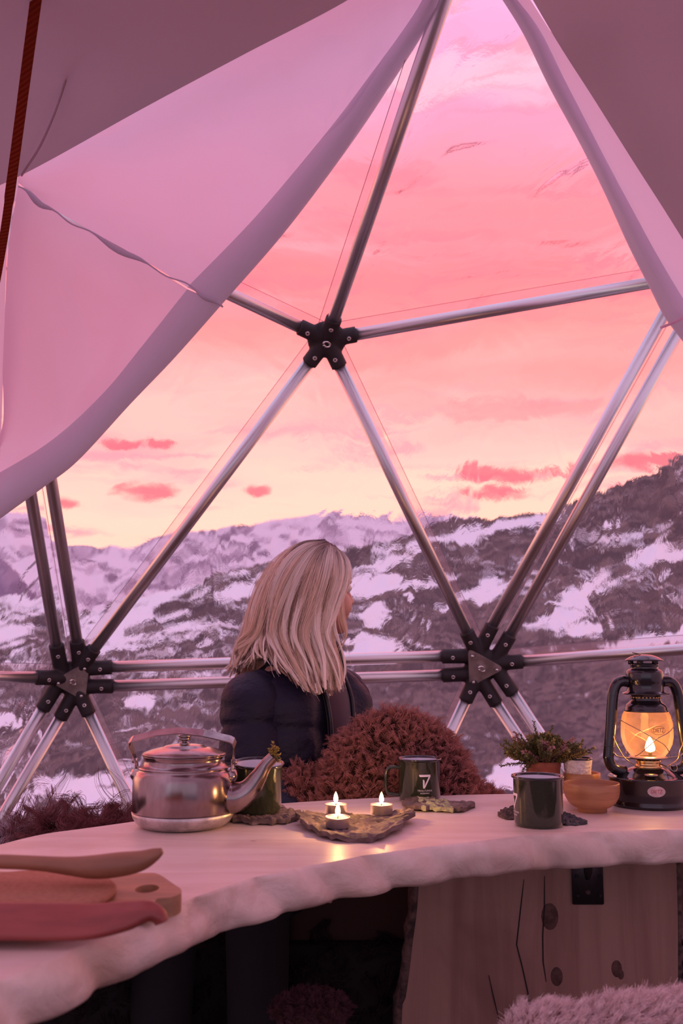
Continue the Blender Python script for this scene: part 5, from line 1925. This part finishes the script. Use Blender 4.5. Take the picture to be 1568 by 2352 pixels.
# carved spoon on the board
bm = B()
spn = [(-130, 1978, .80, .0075), (0, 1979, .80, .0078), (90, 1983, .80, .0080), (160, 1989, .802, .0100), (215, 1991, .806, .0128), (270, 1986, .812, .0135), (320, 1978, .822, .0115), (355, 1963, .832, .0075), (372, 1954, .838, .0035)]
pts = []
rad = []
for x, y, z, r in spn:
    d = ray(x, y)
    p = Vector((0, 0, CAM_Z)) + d * (1.175 / d.y)
    pts.append((p.x, p.y, p.z, r))
sp = smooth_path(pts, 40)
tube(bm, sp[:, :3], list(sp[:, 3]), 18, flat=1.3, up=(0, 1, 0))
spo = Vector(sp[20][:3])
for v in bm.verts:
    v.co -= spo
spoon = empty('wooden_spoon', spo)
tag(spoon, 'carved wooden spoon lying behind the cork mat', 'spoon')
obj('handle', bm, M['utensil'], spoon)

# red-brown hooked paddle in front
bm = B()
pts = []
for x, y, w in [(-150, 2116, .0), (0, 2116, 0), (120, 2117, 0), (210, 2116, 0), (290, 2104, 0), (330, 2094, 0), (352, 2095, 0), (366, 2106, 0), (371, 2118, 0)]:
    d = ray(x, y)
    p = Vector((0, 0, CAM_Z)) + d * (1.055 / d.y)
    pts.append(tuple(p))
wid = [0.0215, 0.0215, 0.0215, 0.0205, 0.0170, 0.0125, 0.0095, 0.0082, 0.0070]
sp = smooth_path([(*p, w) for p, w in zip(pts, wid)], 44)
prev = None
K = 16
for i, q in enumerate(sp):
    t = Vector(sp[min(i + 1, 43)][:3] - sp[max(i - 1, 0)][:3]).normalized()
    a = Vector((0, 0.80, 0.60))
    a = (a - t * a.dot(t)).normalized()
    b = t.cross(a).normalized()
    ww = q[3]
    row = [bm.verts.new(Vector(q[:3]) + a * (ww * math.copysign(abs(math.cos(x)) ** 0.7, math.cos(x))) + b * (0.0065 * math.copysign(abs(math.sin(x)) ** 0.7, math.sin(x)))) for x in np.linspace(0, 2 * PI, K, endpoint=False)]
    if prev:
        for k in range(K):
            bm.faces.new((prev[k], prev[(k + 1) % K], row[(k + 1) % K], row[k]))
    else:
        bm.faces.new(row[::-1])
    prev = row
bm.faces.new(prev)
bmesh.ops.recalc_face_normals(bm, faces=bm.faces)
pdo = Vector(sp[22][:3])
for v in bm.verts:
    v.co -= pdo
ro = obj('wooden_paddle', bm, M['red_wood'])
ro.location = pdo
tag(ro, 'red brown wooden paddle with a hooked tip nearest the table edge', 'paddle')

# ------------------------------------------------------------------ the woman
HC = at(719, 1352, 2.46)
hf = Vector((math.cos(math.radians(33)), math.sin(math.radians(33)), 0))       # where the face points
hl = Vector((-hf.y, hf.x, 0))


def hp_(x, y, z):
    return HC + hf * x + hl * y + Vector((0, 0, z))


hq = Matrix((hf, hl, Vector((0, 0, 1)))).transposed().to_quaternion()
tf = Vector((math.sin(math.radians(51)), -math.cos(math.radians(51)), 0))      # where the chest points
tr_ = Vector((-math.cos(math.radians(51)), -math.sin(math.radians(51)), 0))    # to her right
NB = at(694, 1545, 2.45)                                                      # base of the neck
hips = Vector((NB.x - 0.02, NB.y + 0.0, 0.575))
shR, shL = at(585, 1612, 2.33), at(778, 1606, 2.56)
PO = Vector((hips.x, hips.y, 0))
bm = B()
ell(bm, hp_(-0.012, 0, 0.022), (0.093, 0.073, 0.083), hq, 28, 18)
ell(bm, hp_(0.030, 0, -0.030), (0.060, 0.058, 0.085), hq, 24, 16)
ell(bm, hp_(0.050, 0, -0.088), (0.036, 0.036, 0.028), hq)
ell(bm, hp_(0.078, 0, -0.097), (0.016, 0.018, 0.015), hq)
for s in (-1, 1):
    ell(bm, hp_(0.058, s * 0.034, -0.040), (0.030, 0.028, 0.034), hq)
    ell(bm, hp_(0.072, s * 0.030, 0.018), (0.018, 0.026, 0.010), hq)
    ell(bm, hp_(-0.006, s * 0.072, -0.018), (0.018, 0.009, 0.030), hq)
    capsule(bm, hp_(0.012, s * 0.052, -0.052), hp_(0.062, s * 0.022, -0.090), 0.022, 0.020)
capsule(bm, hp_(0.090, 0, 0.012), hp_(0.106, 0, -0.026), 0.008, 0.011)
ell(bm, hp_(0.108, 0, -0.030), (0.012, 0.012, 0.010), hq)
for s in (-1, 1):
    ell(bm, hp_(0.098, s * 0.010, -0.034), (0.010, 0.008, 0.007), hq)
ell(bm, hp_(0.090, 0, -0.058), (0.012, 0.022, 0.007), hq)
ell(bm, hp_(0.088, 0, -0.069), (0.012, 0.019, 0.007), hq)
capsule(bm, hp_(-0.030, 0, -0.050), NB + Vector((0, 0, -0.01)), 0.052, 0.060, 20)
# trunk, arms, legs
sp_dir = hips - NB
ell(bm, NB + sp_dir * 0.25, (0.165, 0.100, 0.15), Matrix((tr_, -tf, Vector((0, 0, 1)))).transposed().to_quaternion(), 24, 16)
ell(bm, NB + sp_dir * 0.62, (0.135, 0.095, 0.17), Matrix((tr_, -tf, Vector((0, 0, 1)))).transposed().to_quaternion(), 24, 16)
ell(bm, hips + Vector((0, 0, 0.02)), (0.165, 0.115, 0.11), Matrix((tr_, -tf, Vector((0, 0, 1)))).transposed().to_quaternion(), 24, 16)
legd = Vector((-0.28, -1, 0)).normalized()
elR = at(578, 1806, 2.28)
wrR = Vector((-0.10, 2.10, 0.655))
elL = shL + Vector((0.02, 0.02, -0.26))
wrL = Vector((0.02, 2.20, 0.660))
for sh, e, w in ((shR, elR, wrR), (shL, elL, wrL)):
    capsule(bm, sh, e, 0.052, 0.042)
    capsule(bm, e, w, 0.040, 0.026)
    hd2 = (w - e).normalized()
    lat = hd2.cross(Vector((0, 0, 1))).normalized()
    palm = w + hd2 * 0.055
    ell(bm, palm, (0.045, 0.036, 0.015), Matrix((hd2, lat, hd2.cross(lat))).transposed().to_quaternion())
    for k, (oy, L) in enumerate(((-0.027, 0.060), (-0.009, 0.070), (0.010, 0.066), (0.028, 0.052))):
        b0 = palm + hd2 * 0.035 + lat * oy
        b1 = b0 + hd2 * L * 0.55 + Vector((0, 0, -0.006))
        b2 = b1 + hd2 * L * 0.40 + Vector((0, 0, -0.018))
        capsule(bm, b0, b1, 0.0088, 0.0080, 8)
        capsule(bm, b1, b2, 0.0080, 0.0068, 8)
    t0 = palm - hd2 * 0.02 + lat * -0.030
    t1 = t0 + hd2 * 0.032 + lat * -0.022
    capsule(bm, t0, t1, 0.0105, 0.0095, 8)
    capsule(bm, t1, t1 + hd2 * 0.028 + Vector((0, 0, -0.008)), 0.0095, 0.0078, 8)
knees = []
for s in (-1, 1):
    hip = hips + Vector((s * 0.085, -0.02, 0.0))
    knee = hip + legd * 0.48 + Vector((0, 0, 0.005))
    ank = Vector((knee.x + s * 0.01, knee.y - 0.03, 0.09))
    toe = ank + Vector((s * 0.02, -0.15, -0.05))
    knees.append((hip, knee, ank, toe))
    capsule(bm, hip, knee, 0.078, 0.055, 18)
    capsule(bm, knee, ank, 0.052, 0.036, 18)
    capsule(bm, ank + Vector((0, 0.02, -0.05)), toe, 0.034, 0.028, 14)
for v in bm.verts:
    v.co -= PO
person = obj('person', bm, M['skin'])
person.location = PO
remesh(person, 0.0042, 4)
tag(person, 'woman with long blond hair in a navy down jacket looking out of the window', 'person')
# eyes and brows
for s in (-1, 1):
    bm = B()
    ell(bm, hp_(0.078, s * 0.031, 0.002) - PO, 0.0125, u=16, v=10)
    eo = obj('eye', bm, M['eye'], person)
    bm = B()
    ell(bm, hp_(0.0888, s * 0.0315, 0.002) - PO, (0.0030, 0.0058, 0.0058), hq, 14, 8)
    obj('iris', bm, M['iris'], eo)
    bm = B()
    tube(bm, [hp_(0.094, s * 0.014, 0.024) - PO, hp_(0.090, s * 0.030, 0.029) - PO, hp_(0.074, s * 0.048, 0.025) - PO], [0.0022, 0.003, 0.0016], 8)
    obj('eyebrow', bm, M['brow'], person)

# jacket: quilted trunk and sleeves, collar
def loft(bm, rings):
    rows = [[bm.verts.new(p) for p in r] for r in rings]
    n_ = len(rows[0])
    for a, b in zip(rows, rows[1:]):
        for k in range(n_):
            bm.faces.new((a[k], a[(k + 1) % n_], b[(k + 1) % n_], b[k]))
    return rows


NK = 72
secs = [(0.500, .190, .150), (0.515, .196, .155), (0.60, .196, .152), (0.70, .190, .148), (0.80, .188, .146), (0.88, .186, .140), (0.925, .186, .130), (0.955, .172, .116), (0.980, .140, .098), (1.000, .102, .082), (1.015, .076, .070)]
sz_ = np.array(secs)
rings = []
for z in np.linspace(0.50, 1.015, 70):
    a, b = np.interp(z, sz_[:, 0], sz_[:, 1]), np.interp(z, sz_[:, 0], sz_[:, 2])
    ph = (z - 0.50) / 0.092
    puff = abs(math.sin(PI * ph)) ** 0.30
    k_ = 0.017 * (puff - 0.6) * (1 if z < 0.95 else max(0, (1.0 - z) / 0.05))
    cz = NB + (hips - NB) * ((NB.z - z) / (NB.z - hips.z)) if z < NB.z else NB
    ring = []
    for i in range(NK):
        t = 2 * PI * i / NK
        ca, sa = math.cos(t), math.sin(t)
        rr = (abs(ca) ** 2.5 + abs(sa) ** 2.5) ** (-1 / 2.5)
        w = 0.006 * mnoise.noise((ca * 2.2, sa * 2.2, z * 9)) + 0.003 * mnoise.noise((ca * 6, sa * 6, z * 22))
        gap = 0
        if sa > 0.86 and z > 0.62:
            gap = -0.030 * (sa - 0.86) / 0.14 * 1.0
        p = Vector((cz.x, cz.y, z)) + tr_ * (ca * rr * (a + k_ + w)) + tf * (sa * rr * (b + k_ + w) + gap)
        ring.append(p - PO)
    rings.append(ring)
bm = B()
rws = loft(bm, rings)
bm.faces.new(rws[0][::-1])


def sleeve(bm, sh, e, w, r0, r1, r2):
    pth = smooth_path([tuple(sh + (sh - NB).normalized() * -0.055 + Vector((0, 0, 0.008))), tuple(sh), tuple(sh.lerp(e, 0.5)), tuple(e), tuple(e.lerp(w, 0.5)), tuple(w)], 80)
    rad = smooth_path([(r0 * 0.62,), (r0,), (r0 * 1.0,), (r1 * 1.08,), (r1,), (r2,)], 80)[:, 0]
    L = np.concatenate([[0], np.cumsum(np.linalg.norm(np.diff(pth, axis=0), axis=1))])
    rads = []
    for i in range(80):
        puff = abs(math.sin(PI * (L[i] - 0.03) / 0.088)) ** 0.30
        rads.append(rad[i] + 0.013 * (puff - 0.6))
    rw = tube(bm, [Vector(p) - PO for p in pth], rads, 40)
    for i, row in enumerate(rw):
        for v in row:
            q = v.co
            c = Vector(pth[i]) - PO
            d = (q - c)
            f = 1 + 0.07 * mnoise.noise(q * 14) + 0.06 * mnoise.noise(Vector((q.x * 8, q.y * 8, q.z * 34)))
            v.co = c + d * f


sleeve(bm, shR, elR, wrR, 0.070, 0.066, 0.044)
sleeve(bm, shL, elL, wrL, 0.074, 0.064, 0.044)
bmesh.ops.recalc_face_normals(bm, faces=bm.faces)
jk = obj('jacket', bm, M['jacket'], person)
# standing collar, open in front
bm = B()
G = []
for j, (z, k_) in enumerate(((0.975, 1.20), (1.005, 1.16), (1.030, 1.10), (1.055, 1.06), (1.064, 1.0), (1.055, 0.94), (1.02, 0.92))):
    ring = []
    for i in range(49):
        t = math.radians(90 + 30) + math.radians(300) * i / 48
        p = NB + tr_ * (math.cos(t) * 0.088 * k_) + tf * (math.sin(t) * 0.082 * k_ + 0.010)
        p.z = z + 0.006 * mnoise.noise((i * 0.3, j * 0.2, 0))
        ring.append(p - PO)
    G.append(ring)
rws = [[bm.verts.new(p) for p in r] for r in G]
for a, b in zip(rws, rws[1:]):
    for k in range(48):
        bm.faces.new((a[k], a[k + 1], b[k + 1], b[k]))
bmesh.ops.recalc_face_normals(bm, faces=bm.faces)
co = obj('collar', bm, M['jacket'], jk)
so = co.modifiers.new('thickness', 'SOLIDIFY')
so.thickness = 0.006
# shirt front showing in the opening and zip tapes
bm = B()
G = []
for z in np.linspace(0.60, 1.0, 24):
    a, b = np.interp(z, sz_[:, 0], sz_[:, 1]), np.interp(z, sz_[:, 0], sz_[:, 2])
    cz = NB + (hips - NB) * ((NB.z - z) / (NB.z - hips.z)) if z < NB.z else NB
    wd = 0.026 + 0.024 * (z - 0.60) / 0.40
    G.append([Vector((cz.x, cz.y, z)) + tr_ * (u * wd) + tf * (b - 0.008 - 0.010 * u * u) - PO for u in np.linspace(-1, 1, 9)])
rws = [[bm.verts.new(p) for p in r] for r in G]
for a, b in zip(rws, rws[1:]):
    for k in range(8):
        bm.faces.new((a[k], a[k + 1], b[k + 1], b[k]))
sh_ = obj('shirt_front', bm, M['shirt'], person)
so = sh_.modifiers.new('thickness', 'SOLIDIFY')
so.thickness = 0.004
for s in (0, 8):
    bm = B()
    tube(bm, [r[s] + tf * 0.010 for r in G], 0.0055, 8)
    obj('zip', bm, M['zip'], jk)
# trousers and boots
bm = B()
ell(bm, hips + Vector((0, 0, 0.02)) - PO, (0.185, 0.15, 0.115))
for hip, knee, ank, toe in knees:
    capsule(bm, hip - PO, knee - PO, 0.088, 0.065, 18)
    capsule(bm, knee - PO, ank - PO, 0.062, 0.050, 18)
tz = obj('trousers', bm, M['jeans'], person)
remesh(tz, 0.008, 4)
for hip, knee, ank, toe in knees:
    bm = B()
    capsule(bm, ank + Vector((0, 0.02, -0.04)) - PO, toe - PO, 0.046, 0.040, 16)
    capsule(bm, ank + Vector((0, 0.01, 0.05)) - PO, ank + Vector((0, 0.01, -0.03)) - PO, 0.050, 0.048, 16)
    for v in bm.verts:
        v.co.z = max(v.co.z, 0.004)
    obj('boot', bm, M['zip'], person)

# hair: guide locks laid over the head and down the shoulders
hq_pt = lambda x, y, Y: np.array(at(x, y, Y))
guides = [
    [(748, 1246, 2.50), (700, 1262, 2.53), (640, 1320, 2.54), (598, 1400, 2.53), (572, 1470, 2.51), (548, 1520, 2.49), (524, 1552, 2.47)],
    [(746, 1243, 2.47), (690, 1256, 2.48), (630, 1308, 2.48), (588, 1390, 2.48), (566, 1462, 2.47), (548, 1512, 2.46), (536, 1546, 2.44)],
    [(748, 1244, 2.46), (694, 1258, 2.44), (638, 1310, 2.42), (594, 1390, 2.41), (582, 1462, 2.40), (575, 1500, 2.38), (562, 1530, 2.37)],
    [(750, 1246, 2.45), (700, 1262, 2.41), (652, 1315, 2.38), (618, 1390, 2.365), (608, 1462, 2.36), (600, 1490, 2.34), (606, 1512, 2.33)],
    [(752, 1247, 2.45), (712, 1266, 2.40), (672, 1320, 2.36), (642, 1390, 2.345), (626, 1460, 2.335), (640, 1512, 2.305), (668, 1562, 2.28)],
    [(754, 1248, 2.45), (726, 1270, 2.395), (696, 1325, 2.352), (668, 1392, 2.335), (655, 1460, 2.325), (678, 1530, 2.295), (708, 1592, 2.27)],
    [(756, 1249, 2.45), (742, 1274, 2.395), (722, 1328, 2.352), (700, 1395, 2.335), (690, 1462, 2.322), (712, 1530, 2.29), (732, 1594, 2.265)],
    [(758, 1250, 2.455), (758, 1276, 2.40), (750, 1328, 2.36), (730, 1395, 2.340), (718, 1462, 2.322), (738, 1530, 2.29), (754, 1592, 2.265)],
    [(761, 1252, 2.46), (774, 1280, 2.41), (774, 1330, 2.37), (752, 1395, 2.345), (738, 1462, 2.325), (760, 1530, 2.295), (772, 1590, 2.27)],
    [(764, 1254, 2.465), (780, 1286, 2.425), (780, 1330, 2.39), (760, 1386, 2.36), (746, 1450, 2.335), (766, 1525, 2.305), (778, 1582, 2.285)],
    [(768, 1256, 2.475), (788, 1292, 2.45), (791, 1322, 2.42), (770, 1368, 2.385), (752, 1440, 2.35), (770, 1515, 2.32), (782, 1570, 2.30)],
]
KP = 22
GW = np.array([smooth_path([hq_pt(*p) for p in g_], KP) for g_ in guides])        # (ng, KP, 3)
# the far side of the head mirrors the near side about the head's own plane
def mirror(A):
    B_ = A - np.array(HC)
    l = np.array(hl)
    return A - 2 * (B_ @ l)[..., None] * l


far = mirror(GW[2:])[::-1].copy()
drop = np.linspace(0, 1, KP)[:, None]
far = far + drop ** 2 * np.array([-0.02, 0.0, 0.02])


def lay(GU, nlock, per, spread, m, name, seed, lo_=0.0, hi_=1.0, rad=0.00042, wave=0.006, up_=0.0):
    rng = np.random.default_rng(seed)
    ng = len(GU)
    g0, g1, g2 = GU[(ng - 1) // 2, KP // 2], GU[(ng - 1) // 2 + 1, KP // 2], GU[(ng - 1) // 2, KP // 2 + 1]
    nn_ = np.cross(g1 - g0, g2 - g0)
    sgn = 1.0 if nn_ @ (g0 - np.array(HC)) > 0 else -1.0
    out = []
    t = np.linspace(0, 1, KP)
    for l in range(nlock):
        v = (lo_ + (hi_ - lo_) * (l + rng.random()) / nlock) * (ng - 1)
        i = min(int(v), ng - 2)
        f = v - i
        f = f * f * (3 - 2 * f) * 0.4 + f * 0.6
        c = GU[i] * (1 - f) + GU[i + 1] * f
        across = GU[min(i + 1, ng - 1)] - GU[i]
        across = across / (np.linalg.norm(across, axis=1, keepdims=True) + 1e-6)
        tan = np.gradient(c, axis=0)
        tan /= np.linalg.norm(tan, axis=1, keepdims=True)
        nrm = np.cross(across, tan)
        nrm /= np.linalg.norm(nrm, axis=1, keepdims=True) + 1e-6
        ph, ph2 = rng.random(2) * 6.28
        lift = rng.normal(0, 0.0040) + up_ * sgn
        amp = wave * (0.5 + rng.random())
        c = c + across * (amp * np.sin(t * rng.uniform(5, 9) + ph) * t)[:, None] + nrm * (lift * np.minimum(1, t * 4) + amp * 0.8 * np.sin(t * rng.uniform(6, 10) + ph2) * t)[:, None]
        size = spread * rng.uniform(0.6, 1.3)
        cut = rng.uniform(0.93, 1.03)
        for s in range(per):
            o_ = rng.normal(0, 1, 2) * size
            shape = 0.55 + 0.9 * np.sin(np.clip(t * 1.25, 0, 1) * PI) - 0.25 * t
            st_ = c + across * (o_[0] * shape)[:, None] + nrm * (o_[1] * 0.55 * shape)[:, None]
            if rng.random() < 0.04:
                st_ = st_ + (rng.normal(0, 0.006, 3)[None, :] * (t ** 1.5)[:, None])
            kk = cut * rng.uniform(0.94, 1.0)
            ti = t * min(kk, 1.0)
            st_ = np.stack([np.interp(ti, t, st_[:, d]) for d in range(3)], 1)
            out.append(st_)
    P = np.array(out) - np.array(PO)
    return strands(name, P, m, person, rad, rad * 0.5)


# solid under-layer just inside the locks so the head never shows through
inner = np.concatenate([GW, far], 0)
cen = np.array(HC)
UL = inner.copy()
for k in range(KP):
    t = k / (KP - 1)
    axis = np.array(HC) if t < 0.45 else np.array(HC) * (1 - (t - 0.45) / 0.55) + np.array(NB + Vector((0, 0, -0.02))) * (t - 0.45) / 0.55
    UL[:, k] = inner[:, k] + (axis - inner[:, k]) * (0.10 if t < 0.6 else 0.10 + 0.02 * (t - 0.6))
ulm = pbr('blond_under_layer', (0.36, 0.22, 0.15), 0.6, noise_amt=0.5, scale=60, stretch=(1, 1, 0.15), bump=0.6, bscale=120)
ul = grid_surface('under_hair', UL[:, :19] - np.array(PO), ulm, person)
so = ul.modifiers.new('thickness', 'SOLIDIFY')
so.thickness = 0.004
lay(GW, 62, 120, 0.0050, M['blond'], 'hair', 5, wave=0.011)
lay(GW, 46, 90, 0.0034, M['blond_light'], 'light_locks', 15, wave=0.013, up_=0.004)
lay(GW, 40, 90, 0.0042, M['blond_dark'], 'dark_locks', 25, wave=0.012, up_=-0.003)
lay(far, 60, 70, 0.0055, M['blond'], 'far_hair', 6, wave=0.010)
# loose wisps by the cheek
wisp = np.array([smooth_path([hq_pt(*p) for p in g_], KP) for g_ in ([(796, 1300, 2.44), (800, 1340, 2.41), (786, 1375, 2.39), (790, 1420, 2.38), (797, 1450, 2.38), (790, 1478, 2.38), (776, 1492, 2.38)],
                                                              [(792, 1300, 2.43), (797, 1340, 2.40), (782, 1378, 2.38), (782, 1425, 2.37), (792, 1455, 2.37), (782, 1480, 2.37), (770, 1498, 2.37)])])
lay(wisp, 4, 14, 0.0018, M['blond'], 'wisps', 9, rad=0.00035, wave=0.002)
